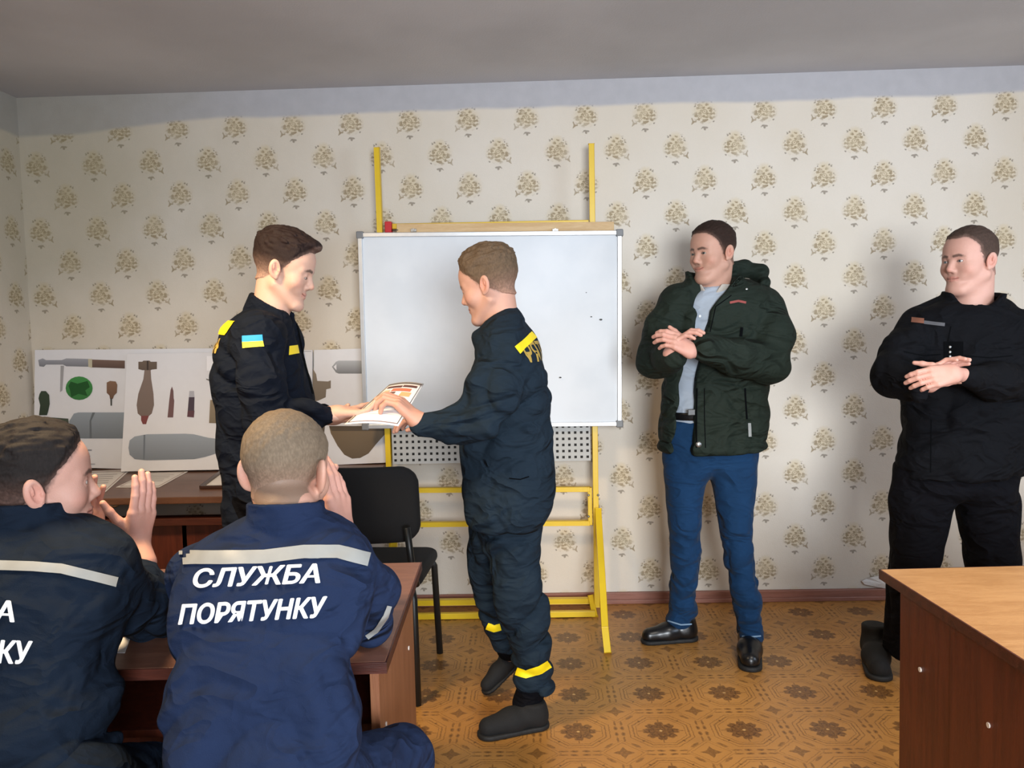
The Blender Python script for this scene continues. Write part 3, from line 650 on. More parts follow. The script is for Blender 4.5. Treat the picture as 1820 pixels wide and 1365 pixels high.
# ---------------------------------------------------------------- chair
def chair(cx, cy, rz, label):
    ch = empty('office_chair', (cx, cy, 0), label, 'chair'); M = rotm((cx, cy, 0), rz)
    def bk(P):
        # back pad: origin frame, at y=-.22, curved, z .58..0.9
        q = P-A(0, -.235, .752); yy = q[:, 1]-.9*q[:, 0]**2+.12*q[:, 2]
        ex = np.maximum(np.abs(q[:, 0])-.236+.07, 0); ez = np.maximum(np.abs(q[:, 2])-.148+.07, 0)
        d2 = np.hypot(ex, ez)-.07; return smax(d2, np.abs(yy)-.02, .02)
    V, Q = polygonise(bk, (-.27, -.33, .56), (.27, -.12, .94), .008); V = relax(V, Q, 2); V = np.array([M@Vector(v) for v in V]); link('backrest', mesh_np('backrest', V, Q), M_blackcloth, ch)
    def se(P):
        q = P-A(0, 0, .455); ex = np.maximum(np.abs(q[:, 0])-.235+.06, 0); ey = np.maximum(np.abs(q[:, 1])-.215+.06, 0)
        return smax(np.hypot(ex, ey)-.06, np.abs(q[:, 2])-.026, .025)
    V, Q = polygonise(se, (-.27, -.25, .4), (.27, .25, .5), .008); V = relax(V, Q, 2); V = np.array([M@Vector(v) for v in V]); link('seat', mesh_np('seat', V, Q), M_blackcloth, ch)
    for s_ in (-1, 1):
        MB().tube([M@Vector(v) for v in ((s_*.2, -.215, .44), (s_*.212, -.235, .40), (s_*.218, -.25, .0))], .014, 10).build('leg', M_black, ch)
        MB().tube([M@Vector(v) for v in ((s_*.2, .18, .43), (s_*.212, .2, .40), (s_*.218, .24, .0))], .014, 10).build('leg', M_black, ch)
        MB().tube([M@Vector(v) for v in ((s_*.215, -.19, .44), (s_*.212, -.245, .52), (s_*.2, -.262, .68))], .013, 10).build('back_post', M_black, ch)
    return ch
nr = fl(749, 1246); far = fl(774, 1161)
CHX = (nr[0]+far[0])/2-.212; CHY = (nr[1]+far[1])/2
print('chair', CHX, CHY, nr, far)
chair(CHX, CHY, -3, 'black fabric office chair with empty seat before the whiteboard')

# ---------------------------------------------------------------- people toolkit
def rot_frame(f, upv=(0, 0, 1), rollr=0):
    f = nrm(f); x = nrm(np.cross(f, upv)); u = np.cross(x, f)
    x2 = x*math.cos(rollr)+u*math.sin(rollr); u2 = np.cross(x2, f); return np.stack([x2, f, u2], 1)  # columns
def head_sdf(P, H):
    jw = H.get('jaw', 1.0); fat = H.get('fat', 0.0)
    X = P.copy(); ax = np.abs(X[:, 0]); S = X.copy(); S[:, 0] = ax
    d = ell(P, (0, -.014, .045), (.0765, .098, .086))
    d = smin(d, ell(P, (0, .034, .04), (.064, .052, .056)), .03)
    d = smin(d, ell(P, (0, .030, -.022), (.058*jw+fat*.3, .054, .072)), .03)
    d = smin(d, cap(S, (.052*jw, -.006, -.050), (.019*jw, .062, -.100), .018+fat*.3, .0165+fat*.3), .024)
    d = smin(d, sph(P, (0, .0725, -.099), .0205), .018)                       # chin
    if H.get('chin2'): d = smin(d, ell(P, (0, .03, -.100), (.042, .045, .024)), .03)
    d = smin(d, cap(S, (.012, .078, .020), (.046, .064, .018), .010, .009), .014)  # brow
    d = smin(d, sph(S, (.043, .052, -.026), .022+fat*.3), .025)              # cheek
    d = smax(d, -ell(S, (.031, .101, .004), (.017, .020, .010)), .014)    # eye socket
    d = smin(d, ell(P, (0, .066, -.060), (.031, .021, .025)), .016)         # muzzle
    nl = H.get('nose', 1.0)
    n = cap(P, (0, .0765, .016), (0, .0765+.0205*nl, -.026), .0082, .0112)
    n = smin(n, sph(S, (.0105, .088, -.033), .0074), .008)
    d = smin(d, n, .009)
    d = smax(d, -sph(S, (.0065, .097, -.043), .0032), .003)
    sm = H.get('smile', 0.0)
    LC = (.0265, .0745, -.0612+.007*sm)
    up_ = np.minimum(cap(S, (0, .0865, -.0565), (.013, .0838, -.0572), .0042, .0042), cap(S, (.013, .0838, -.0572), (LC[0], LC[1], LC[2]+.001), .0042, .0016))
    lo_ = np.minimum(cap(S, (0, .0855, -.0668), (.012, .0828, -.0662), .0052, .0048), cap(S, (.012, .0828, -.0662), (LC[0]-.002, LC[1], LC[2]-.001), .0048, .0016))
    d = smin(d, smin(up_, lo_, .0015), .004)
    d = smax(d, -np.minimum(cap(S, (0, .0915, -.0616), (.012, .0885, -.0612), .0012, .0012), cap(S, (.012, .0885, -.0612), (LC[0]+.001, LC[1]+.005, LC[2]), .0012, .0014)), .002)
    d = smin(d, sph(S, (.034, .066, -.052+.004*sm), .008), .018) if sm > .3 else d
    # lids
    e = H.get('eye', 1.0)
    d = smin(d, sph(S, (.031, .0715, .003), .0137), .004)
    oz = .0025 if e > .6 else -.003
    d = smax(d, -ell(S, (.0315, .0855, oz), (.0125, .010, .0022+.0030*e)), .0015)
    # ear
    ea = H.get('ear', .35); R = np.array([[math.cos(ea), math.sin(ea), 0], [-math.sin(ea), math.cos(ea), 0], [0, 0, 1]])
    ec = A(.0845, -.012, -.002); k_ = H.get('earsize', 1.0)
    q = (S-ec)@R.T/k_; q = q@np.array([[1, 0, 0], [0, math.cos(.22), -math.sin(.22)], [0, math.sin(.22), math.cos(.22)]])
    er = ell(q, (0, 0, 0), (.0085, .0190, .0315))
    er = smax(er, -ell(q, (.0095, .0035, .001), (.0100, .0125, .0225)), .002)
    er = smin(er, ell(q, (.003, -.002, .008), (.004, .0030, .011)), .002)
    er = smin(er, sph(q, (.001, .014, -.006), .0045), .003)
    er = smin(er, sph(q, (-.002, .006, -.029), .0065), .006)*k_
    d = smin(d, er, .006)
    return d
def hair_g(P, H):
    pts = H.get('line', [(-.10, -.2), (-.068, -.13), (-.052, -.085), (-.04, -.05), (-.03, -.038), (-.016, -.018), (-.006, .006), (.02, .020), (.04, .034), (.055, .050), (.07, .062), (.085, .074), (.1, .088), (.13, .12)])
    z, y = zip(*pts); ym = np.interp(P[:, 2], z, y)-H.get('recede', 0)*sstep(.015, .045, np.abs(P[:, 0]))*sstep(.03, .06, P[:, 2])
    return ym-P[:, 1]+(noise3(P*260)-.5)*.006
def person_head(c, fwd, H, root, neck_to, extra=None, scale=1.0, rollr=0, res=.0022):
    """returns world verts/quads/colours for the head with neck, and makes hair + eyes as children"""
    R = rot_frame(fwd, rollr=rollr); c = np.asarray(c, float)
    nb = (np.asarray(neck_to)-c)@R/scale; nr_ = H.get('neck', .056)
    def fn(P):
        d = head_sdf(P, H)
        nk = smin(cap(P, (0, -.03, -.035), nb, nr_, nr_+.008), cap(P, (0, .004, -.078), nb+A(0, .012, 0), nr_*.70, nr_*.8), .03)
        return smin(d, nk, .02)
    lo = np.minimum(A(-.1, -.13, -.13), nb-.07); hi = np.maximum(A(.1, .13, .15), nb+.07)
    V, Q = polygonise(fn, lo, hi, res); V = relax(V, Q, 1, .35)
    sk = np.array(lin(*H.get('skin', (206, 152, 130)))[:3]); hc = np.array(lin(*H['hair'])[:3])
    C = np.tile(sk, (len(V), 1)); S = V.copy(); S[:, 0] = np.abs(S[:, 0])
    def mixc(m, col): 
        global _d
        m = m[:, None]; return C*(1-m)+np.array(col)*m
    red = sk*A(1.02, .72, .68); 
    C = mixc(.5*sstep(.03, .005, sph(S, (.048, .062, -.028), 0)), red)
    C = mixc(.45*sstep(.016, .004, sph(V, (0, .104, -.028), 0)), red)
    C = mixc(.5*sstep(.03, .012, sph(S, (.084, -.01, -.004), 0)), red)
    st_ = H.get('stubble', .15)
    jawm = np.clip(sstep(.034, .0, np.abs(cap(S, (.05, .0, -.05), (.0, .085, -.09), 0, 0)))+sstep(.02, .006, sph(V, (0, .09, -.05), 0)), 0, 1)*(V[:, 2] < -.035)*(V[:, 1] > -.02)
    C = mixc(st_*jawm, hc*.6+A(.02, .02, .02))
    sm = H.get('smile', 0.0); LC = (.0265, .0785, -.0612+.007*sm)
    lip = np.minimum(cap(S, (0, .088, -.0572), (.021, .0795, -.0590+.003*sm), 0, 0), cap(S, (0, .087, -.0668), (.019, .080, -.0648+.003*sm), 0, 0))
    C = mixc(.55*sstep(.0075, .004, lip), sk*A(.85, .5, .5))
    C = mixc(.85*sstep(.0026, .001, np.minimum(cap(S, (0, .0915, -.0616), (.012, .0885, -.0612), 0, 0), cap(S, (.012, .0885, -.0612), LC, 0, 0))), sk*A(.3, .16, .15))
    e = H.get('eye', 1.0)
    br = np.minimum(cap(S, (.013, .0905, .0215), (.030, .087, .0245), 0, 0), cap(S, (.030, .087, .0245), (.048, .071, .0185), 0, 0))
    C = mixc(.8*sstep(.0068, .003, br+.0015*(noise3(V*500)-.5)), hc*.8)
    lash = np.abs(ell(S, (.0315, .0855, .0025 if e > .6 else -.003), (.0125, .010, .0022+.0030*e)))
    C = mixc(.75*sstep(.002, .0006, lash)*(V[:, 2] > (-.001 if e > .6 else -.008)), A(.03, .018, .014))
    g = hair_g(V, H); away = (S[:, 0] < .074+0*g) | (V[:, 2] > .03)
    C = mixc(H.get('shade', .75)*sstep(-.010, .006, g)*away, hc)
    Vw = c+scale*(V@R.T)
    # hair
    th_top, th_side = H.get('top', .012), H.get('side', .004)
    def hf(P):
        d = ell(P, (0, -.014, .045), (.0765, .098, .086)); d = smin(d, ell(P, (0, .034, .04), (.064, .052, .056)), .03)
        d = smin(d, cap(P, (0, -.03, -.035), (0, -.04, -.09), nr_, nr_), .02)
        g = hair_g(P, H); k = sstep(.045, .10, P[:, 2]); tt = th_side+(th_top-th_side)*k
        side = sstep(-.05, .04, P[:, 2]); tt = tt*(.25+.75*side)
        tt = np.minimum(tt, g*.45)
        d = d-tt-((noise3(P*A(150, 45, 110))-.5)*.6+(noise3(P*A(60, 22, 50)+9)-.5)*.3)*np.clip(tt, 0, 1)
        if H.get('quiff'): 
            q = ell(P, (0, .062, .108), (.052, .036, .022)); d = smin(d, q+(noise3(P*A(200, 50, 100))-.5)*.004, .014)
        return d
    V2, Q2 = polygonise(hf, (-.11, -.14, -.11), (.11, .13, .17), res*1.15)
    Vh = c+scale*(V2@R.T); t = NT('hair_'+str(H['hair'][0])); p = t.pos()
    nn = t.noise(240, 3, t.mapv(p, scale=(1, 1, .5)), .6); at_ = t.n('ShaderNodeVertexColor', layer_name='Col')
    lt = t.n('ShaderNodeVectorMath', operation='SCALE'); t.con(at_.outputs[0], lt.inputs[0]); lt.inputs['Scale'].default_value = 1.35
    t.base(t.mix(t.mr(nn, .35, .7), at_.outputs[0], lt.outputs[0])); t.rough(.7); t.b.inputs['Specular IOR Level'].default_value = .15; t.bump(nn, .0008)
    gh = hair_g(V2, H); fz = H.get('fade', .5); fd_ = np.clip(fz*(1-sstep(-.06, .045, V2[:, 2]-.25*(V2[:, 1] < -.05)*0))+.3*fz*sstep(.014, .0, gh), 0, .85)
    fd_ = np.clip(fd_*(.7+.6*noise3(V2*300)), 0, .9)[:, None]
    link('hair', mesh_np('hair', Vh, Q2, True, hc*(1-fd_)+sk*.62*fd_), t.m, root)
    # eyes
    if H.get('eyes', True):
        for s_ in (-1, 1):
            bm = bmesh.new(); bmesh.ops.create_uvsphere(bm, u_segments=24, v_segments=16, radius=.0122)
            gz = nrm(H.get('gaze', (0, 1, 0)));  cl = []
            for v in bm.verts:
                a_ = math.acos(max(-1, min(1, float(np.array(v.co)@gz)/.0122)))
                cl.append((.01, .01, .01) if a_ < .2 else lin(*H.get('iris', (92, 82, 70)))[:3] if a_ < .5 else lin(214, 204, 198)[:3])
            pc = A(s_*.031, .0712, .003); 
            for v in bm.verts: v.co = Vector(c+scale*((np.array(v.co)+pc)@R.T))
            for f_ in bm.faces: f_.smooth = True
            me = bpy.data.meshes.new('eye'); bm.to_mesh(me); bm.free(); set_cols(me, np.array(cl)); link('eye', me, M_eye, root)
    return Vw, Q, C
FIN = [(-.030, .086, (.040, .025, .020), .0092), (-.0102, .090, (.044, .028, .021), .0096), (.0102, .087, (.041, .026, .021), .0092), (.029, .079, (.032, .020, .018), .0082)]
def hand_sdf_factory(wrist, d, n, thumb_sign, curls, thumb=(.5, .35, .3), spread=.025, scale=1.0, arm_to=None):
    """d: towards the fingers, n: out of the PALM; thumb_sign: +1 thumb on the side d x n, -1 other side"""
    d = nrm(d); n = nrm(n-np.dot(n, d)*d); s = np.cross(d, n)*thumb_sign; wrist = np.asarray(wrist, float); k = scale
    def W(l, a, h): return wrist+k*(l*s+a*d+h*n)
    palm, fingers = [], []
    for i, (lx, my, L, r) in enumerate(FIN):
        lx = -lx                                            # index next to the thumb
        palm.append((W(lx*.62, 0.002, 0), W(lx, my-.012, 0), .0165*k, .0125*k))
        c1, c2, c3 = curls[i]; p = W(lx, my-.006, 0); pts = [(*p, r*1.12*k)]; a = 0; sp = spread*(lx/.03)
        for cc, l_, rr in ((c1, L[0], r*1.02), (c2, L[1], r*.95), (c3, L[2], r*.82)):
            a += cc; v = (d*math.cos(sp)+s*math.sin(sp))*math.cos(a)+n*math.sin(a); p = p+v*l_*k; pts.append((*p, rr*k))
        fingers.append(pts)
    t0 = W(.020, .022, .008); a1, a2, a3 = thumb
    v = nrm(s*math.sin(.75+a1*.2)+d*math.cos(.75)+n*a1); t1 = t0+v*.044*k; v2 = nrm(v+d*a2*1.2+n*.2-s*.2*a2); t2 = t1+v2*.033*k; v3 = nrm(v2+d*a3*.6-s*a3*.5); t3 = t2+v3*.026*k
    tpts = [(*t0, .0155*k), (*t1, .0115*k), (*t2, .0098*k), (*t3, .0078*k)]
    el = np.asarray(arm_to, float) if arm_to is not None else wrist-d*.1
    if np.linalg.norm(el-wrist) > .09: el = wrist+nrm(el-wrist)*.09
    def fn(P):
        q = None
        for a_, b_, ra, rb in palm:
            c = cap(P, a_, b_, ra, rb); q = c if q is None else smin(q, c, .012)
        q = smin(q, cap(P, W(.012, .02, .004), W(.02, .06, .004), .017*k, .012*k), .015)
        q = smin(q, cap(P, W(0, .005, 0), el, .0255*k, .027*k), .02)
        f_ = None
        for pts in fingers:
            c = chain(P, pts, .003); f_ = c if f_ is None else np.minimum(f_, c)
        q = smin(q, f_, .007); return smin(q, chain(P, tpts, .006), .010)
    pts = np.array([p[:3] for fs in fingers for p in fs]+[p[:3] for p in tpts]+[wrist, el]); return fn, pts.min(0)-.04, pts.max(0)+.04
def hand_part(skin, res=.0022, **kw):
    fn, lo, hi = hand_sdf_factory(**kw); V, Q = polygonise(fn, lo, hi, res); V = relax(V, Q, 1, .4)
    sk = np.array(lin(*skin)[:3])*A(1, .97, .96); C = np.tile(sk, (len(V), 1)); m = (.25*noise3(V*45))[:, None]; C = C*(1-m)+sk*A(.95, .7, .68)*m
    return V, Q, C
def body_mesh(root, parts):
    Vs, Qs, Cs = [], [], []; o = 0
    for V, Q, C in parts: Vs.append(V); Qs.append(Q+o); Cs.append(C); o += len(V)
    return link('body', mesh_np('body', np.concatenate(Vs), np.concatenate(Qs), True, np.concatenate(Cs)), M_skin, root)
def core(fn_pts, skin):
    """slim continuous body under the clothes: list of chains"""
    def fn(P):
        d = None
        for ch in fn_pts:
            c = chain(P, ch, .03); d = c if d is None else smin(d, c, .04)
        return d
    pts = np.array([p[:3] for ch in fn_pts for p in ch]); V, Q = polygonise(fn, pts.min(0)-.14, pts.max(0)+.14, .014); V = relax(V, Q, 2)
    return V, Q, np.tile(np.array(lin(*skin)[:3]), (len(V), 1))
def folds(P, amp, freq=9, seed=0, rotd=.7, stretch=.35):
    c, s_ = math.cos(rotd), math.sin(rotd); Q = np.stack([c*P[:, 0]+s_*P[:, 2], P[:, 1], (-s_*P[:, 0]+c*P[:, 2])], 1)
    Q = Q*A(freq*stretch, freq*.6, freq)+seed*7.3
    Q = Q+1.3*(noise3(P*4+seed)[:, None]-.5)
    n = noise3(Q); m = noise3(Q*2.1+5); return amp*((1-np.abs(2*n-1))**2-.35+.4*((1-np.abs(2*m-1))-.5))
def garment(name, fn, lo, hi, res, mat, root, rl=1): return sdf_obj(name, fn, lo, hi, res, mat, root, None, rl)
def bvh_of(o):
    me = o.data; vs = [v.co[:] for v in me.vertices]; ps = [tuple(p.vertices) for p in me.polygons]; return BVHTree.FromPolygons(vs, ps)
def cut(bm, step):
    if not bm.verts: return
    for ax in (0, 1):
        cs = [v.co[ax] for v in bm.verts]; x = min(cs)+step
        while x < max(cs):
            no = [0, 0, 0]; no[ax] = 1; co = [0, 0, 0]; co[ax] = x
            bmesh.ops.bisect_plane(bm, geom=bm.verts[:]+bm.edges[:]+bm.faces[:], plane_co=co, plane_no=no); x += step
def project(bm, place, bvhs, off, name, mat, parent, direction=None):
    dead = []
    for v in bm.verts:
        p = Vector(place(v.co.x, v.co.y)); 
        if direction is None: d = (p-Vector(CAM)).normalized(); o = Vector(CAM)
        else: d = Vector(direction).normalized(); o = p-d*.6
        best = None
        for b in bvhs:
            h = b.ray_cast(o, d)
            if h[0] is not None and (best is None or h[3] < best[3]): best = h
        if best is None: dead.append(v); continue
        nn = best[1] if best[1].dot(d) < 0 else -best[1]
        v.co = best[0]+nn*off
    bmesh.ops.delete(bm, geom=dead, context='VERTS')
    bad = [f_ for f_ in bm.faces if max(e.calc_length() for e in f_.edges) > .06]; bmesh.ops.delete(bm, geom=bad, context='FACES')
    for f_ in bm.faces: f_.smooth = True
    me = bpy.data.meshes.new(name); bm.to_mesh(me); bm.free(); return link(name, me, mat, parent)
def patch(name, poly, Y, bvhs, mat, parent, off=.002, step=.01):
    """cloth patch, tape or print laid on a garment; poly corners in photo px"""
    bm = bmesh.new(); P3 = [at(px, py, Y) for px, py in poly]
    bm.faces.new([bm.verts.new((p[0], p[2], 0)) for p in P3]); cut(bm, step)
    return project(bm, lambda a, b: (a, Y, b), bvhs, off, name, mat, parent)
def line_poly(pts, w):
    pts = [np.array(p, float) for p in pts]; L, R_ = [], []
    for i, p in enumerate(pts):
        t_ = pts[min(i+1, len(pts)-1)]-pts[max(i-1, 0)]; t_ /= np.linalg.norm(t_); nn = A(-t_[1], t_[0])*w/2; L.append(tuple(p+nn)); R_.append(tuple(p-nn))
    return L+R_[::-1]
def strip(name, pts, w, Y, bvhs, mat, parent, off=.002):
    bm = bmesh.new(); pl_ = [np.array(p, float) for p in pts]
    # dense polyline of quads
    S = []
    for a_, b_ in zip(pl_[:-1], pl_[1:]):
        n = max(2, int(np.linalg.norm(b_-a_)/5)); S += [a_+(b_-a_)*i/n for i in range(n)]
    S.append(pl_[-1]); prev = None
    for i, p in enumerate(S):
        t_ = S[min(i+1, len(S)-1)]-S[max(i-1, 0)]; t_ = t_/np.linalg.norm(t_); nn = A(-t_[1], t_[0])*w/2; row = []
        for k in (-1, -.5, 0, .5, 1):
            q = at(*(p+nn*k), Y); row.append(bm.verts.new((q[0], q[2], 0)))
        if prev:
            for k in range(4): bm.faces.new((prev[k], prev[k+1], row[k+1], row[k]))
        prev = row
    return project(bm, lambda a, b: (a, Y, b), bvhs, off, name, mat, parent)
def text_patch(name, s, size, O, U, V, bvhs, mat, parent, direction=None, bold=.03, shear=0, spacing=1.0, off=.002, stretch=1.0, step=.012, align='LEFT'):
    cu = bpy.data.curves.new('t', 'FONT'); cu.body = s; cu.size = size; cu.offset = bold*size; cu.shear = shear; cu.space_character = spacing; cu.resolution_u = 4; cu.align_x = align
    ob = bpy.data.objects.new('t', cu); COL.objects.link(ob); bpy.context.view_layer.update()
    me = bpy.data.meshes.new_from_object(ob.evaluated_get(bpy.context.evaluated_depsgraph_get())); bm = bmesh.new(); bm.from_mesh(me); bpy.data.objects.remove(ob); bpy.data.meshes.remove(me)
    cut(bm, step); O = np.array(O); U = nrm(U); V = nrm(V)
    return project(bm, lambda a, b: O+U*a*stretch+V*b, bvhs, off, name, mat, parent, direction)
def collar(P, c, axis, fdir, ra, rb, h, th, flare=.01, gap=.5):
    """standing collar ring: c base centre, axis up, fdir forward; ra lateral radius, rb fore-aft; gap half angle at front"""
    ax = nrm(axis); f = nrm(np.asarray(fdir)-np.dot(fdir, ax)*ax); s = np.cross(f, ax); q = P-np.asarray(c); z = q@ax; x = q@s; y = q@f
    k = 1+flare*(z/h); rr = np.sqrt((x/ra)**2+(y/rb)**2); d = np.abs((rr-k)*min(ra, rb))-th
    d = smax(d, np.abs(z-h/2)-h/2, .004)
    if gap > 0:
        an = np.abs(np.arctan2(x/ra, y/rb)); d = smax(d, (gap*(.4+.9*np.clip(z/h, 0, 1))-an)*min(ra, rb), .006)
    return d
M_lace = plain('dull_grey_lace', (60, 60, 62), .7)
def shoe(root, heel, toe, mat, sole_mat, h=.11, width=1.0, pitch=0, name='shoe', z0=0):
    """heel, toe: world points on the floor (toe tip, heel back)"""
    heel = np.asarray(heel, float); toe = np.asarray(toe, float); L = np.linalg.norm(toe-heel); R = rot_frame(toe-heel); k = L/.29
    def lf(P): return (P-heel)@R/k
    def upf(P):
        q = lf(P)*A(1/width, 1, 1)
        d = cap(q, (0, .045, .048), (0, .06, h), .042, .046); d = smin(d, cap(q, (0, .06, .05), (0, .15, .045), .043, .044), .03)
        d = smin(d, cap(q, (0, .15, .043), (-.004, .243, .036), .044, .036), .03); d = smax(d, .012-q[:, 2], .004); d = smax(d, q[:, 2]-h, .01)
        return d*k
    def sof(P):
        q = lf(P)*A(1/width, 1, 1); e = np.minimum(cap(q*A(1, 1, 0), (0, .045, 0), (0, .14, 0), .043, .042), cap(q*A(1, 1, 0), (0, .14, 0), (-.004, .240, 0), .044, .042))
        e = smax(e-.003, np.abs(q[:, 2]-.010)-.010, .003); return e*k
    lo = np.minimum(heel, toe)-.11; hi = np.maximum(heel, toe)+A(.11, .11, .22)
    lo[2] = min(heel[2], toe[2])-.02
    s = garment(name, upf, lo, hi, .006, mat, root); V, Q = polygonise(sof, lo, hi, .006); link('sole', mesh_np('sole', V, Q), sole_mat, s); return s
M_sole = plain('black_rubber_sole', (18, 18, 18), .7)
print('setup', time.time()-T0)
#==PEOPLE==
M_navy = fabric('navy_uniform_cloth', (15, 21, 32)); M_navy2 = fabric('greenish_navy_uniform_cloth', (27, 39, 50))
M_blue = fabric('faded_navy_workwear', (31, 43, 70), .9, .004, 0); M_blue2 = fabric('dark_navy_workwear', (22, 32, 46), .9, .004, 0)
M_trous = fabric('dark_navy_trousers', (20, 36, 56)); M_green = fabric('dark_green_padded_shell', (32, 40, 34), .75, .005)
M_jean = fabric('blue_denim', (20, 50, 82), .85, .003, .04, True, .3); M_blackf = fabric('black_uniform_cloth', (10, 11, 15), .85)
M_blacktr = fabric('black_trousers', (8, 8, 13), .9); M_shirt = fabric('light_blue_shirt', (160, 170, 182), .8, .002)
M_shoe = plain('black_leather', (14, 14, 15), .3); M_shoe2 = plain('black_suede', (10, 10, 11), .85, bump=.0008)
M_collarlin = fabric('patterned_shirt_collar', (176, 168, 158), .8, .001)
SK1, SK2, SK3, SK4 = (212, 172, 152), (204, 158, 138), (196, 152, 132), (208, 162, 146)
def P3(o): return np.asarray(o[:3], float)
def mv(p, dx=0, dy=0, dz=0): return np.asarray(p, float)+A(dx, dy, dz)

# ======== young man in profile (left, standing) ========
Y = 2.65; base = at(470, 900, Y)
p1 = empty('person', (base[0], Y, 0), 'young dark-haired man in navy uniform with flag patch taking the certificate', 'person')
hd = at(506, 482, Y); nk = at(478, 572, Y)
f1 = (.93, .06, -.30)
H1 = dict(hair=(38, 28, 26), skin=SK1, top=.018, side=.005, fade=.8, eye=.25, smile=.9, stubble=.12, quiff=True, jaw=.98, neck=.052, shade=.5, nose=1.05)
hp = person_head(hd, f1, H1, p1, nk, scale=.99)
wr = at(600, 738, 2.52); el = at(478, 748, 2.43); sh = at(455, 598, 2.46)
wr2 = at(590, 736, 2.78); el2 = at(480, 742, 2.86); sh2 = at(455, 600, 2.83)
h1 = hand_part(SK1, wrist=at(597, 735, 2.53), d=(.96, .12, -.02), n=(0, .12, 1), thumb_sign=-1, curls=[(.15, .25, .2), (.2, .3, .25), (.25, .35, .25), (.3, .4, .3)], thumb=(.15, .1, .1), arm_to=at(560, 738, 2.52), scale=.98)
h2 = hand_part(SK1, wrist=at(592, 742, 2.74), d=(.96, -.15, .02), n=(0, -.1, 1), thumb_sign=1, curls=[(.15, .25, .2), (.2, .3, .25), (.25, .35, .25), (.3, .4, .3)], thumb=(.5, .2, .2), arm_to=at(560, 745, 2.75), scale=.95)
hipL, hipR = at(465, 900, 2.56), at(470, 900, 2.76)
kL, kR = at(468, 1105, 2.56), at(480, 1105, 2.78); aL, aR = mv(fl(455, 1335), 0, 0, .1), mv(fl(470, 1330), 0, .2, .1); aL[1] = 2.56; aR[1] = 2.78
cp = core([[(*nk, .05), (*mv(nk, 0, 0, -.1), .07), (*at(470, 760, Y), .08), (*at(470, 890, Y), .08)], [(*mv(nk, 0, 0, -.08), .05), (*sh, .035), (*el, .03), (*wr, .024)], [(*mv(nk, 0, 0, -.08), .05), (*sh2, .035), (*el2, .03), (*wr2, .024)],
           [(*at(470, 880, Y), .07), (*hipL, .06), (*kL, .04), (*aL, .03)], [(*at(470, 880, Y), .07), (*hipR, .06), (*kR, .04), (*aR, .03)]], SK1)
body_mesh(p1, [hp, h1, h2, cp])
R1 = rows_px([(548, 436, 508, Y, .06), (562, 418, 520, Y, .11), (585, 403, 527, Y, .18), (620, 392, 534, Y, .20), (660, 386, 545, Y, .20), (700, 385, 553, Y, .19), (760, 391, 560, Y, .18), (830, 398, 560, Y, .18), (900, 402, 556, Y, .19), (930, 405, 555, Y, .19)])
def jk1(P):
    d = loft(P, R1, 2.2)
    a1 = chain(P, [(*mv(sh, 0, .03), .085), (*mv((sh+el)/2, .0, -.01), .072), (*el, .066), (*((el+wr)/2), .056), (*mv(wr, -.035), .041)], .03)
    a2 = chain(P, [(*mv(sh2, 0, -.02), .08), (*el2, .062), (*mv(wr2, -.03), .042)], .03)
    d = smin(d, a1, .025); d = smin(d, a2, .03)
    d = smax(d, -cap(P, mv(nk, 0, 0, -.01), at(492, 520, Y), .054, .062), .006)
    m = sstep(.28, .05, np.linalg.norm(P-el, axis=1))*.6+.55
    return smin(d+folds(P, .024, 12, 1, -.7, .5)*m, collar(P, at(472, 572, Y), (.58, 0, 1), (1, 0, 0), .064, .076, .066, .007, .06, .6), .010)
j1 = garment('jacket', jk1, (base[0]-.28, Y-.42, .72), (base[0]+.36, Y+.42, 1.58), .0058, M_navy, p1)
def tr1(P):
    d = smin(chain(P, [(*mv(hipL, 0, 0, .03), .105), (*kL, .085), (*mv(aL, 0, 0, -.03), .075)], .03), chain(P, [(*mv(hipR, 0, 0, .03), .105), (*kR, .085), (*mv(aR, 0, 0, -.03), .075)], .03), .03); return d+folds(P, .01, 10, 3)
garment('trousers', tr1, (base[0]-.2, Y-.28, .02), (base[0]+.3, Y+.3, 1.0), .009, M_blacktr, p1)
for a_ in (aL, aR): shoe(p1, A(a_[0]-.09, a_[1], 0), A(a_[0]+.20, a_[1]-.01, 0), M_shoe2, M_sole)
bv = bvh_of(j1)
patch('flag_patch', [(431, 597), (466, 595), (467, 606), (431, 608)], 2.4, [bv], plain('flag_blue', (38, 150, 205), .7), p1, .003, .012)
patch('flag_patch', [(431, 608), (467, 606), (469, 616), (432, 619)], 2.4, [bv], plain('flag_yellow', (246, 226, 60), .7), p1, .003, .012)
patch('chest_stripe', [(513, 615), (528, 613), (531, 628), (512, 631)], 2.4, [bv], M_stripe_y, p1, .003)
def band(name, O, U, V, L, w, direction, bvhs, mat, parent, off=.003):
    bm = bmesh.new(); bm.faces.new([bm.verts.new(c) for c in ((0, 0, 0), (L, 0, 0), (L, w, 0), (0, w, 0))]); cut(bm, .01); O = np.array(O); U = nrm(U); V = nrm(V)
    return project(bm, lambda a, b: O+U*a+V*b, bvhs, off, name, mat, parent, direction)
band('back_stripe', mv(at(400, 588, Y), -.1, .17, 0), (0, -1, 0), (.2, 0, 1), .345, .045, (1, 0, -.1), [bv], M_stripe_y, p1)
O = at(386, 640, Y); 
text_patch('back_lettering', 'РЯТУВАЛЬНИК', .062, mv(at(395, 626, Y), 0, .23, 0), (0, -1, 0), (.15, 0, 1), [bv], M_gold, p1, direction=(1, 0, 0), bold=.02, stretch=.85)
strip('zip_line', [(527, 575), (540, 640), (556, 700)], 2.5, 2.6, [bv], M_seam, p1)

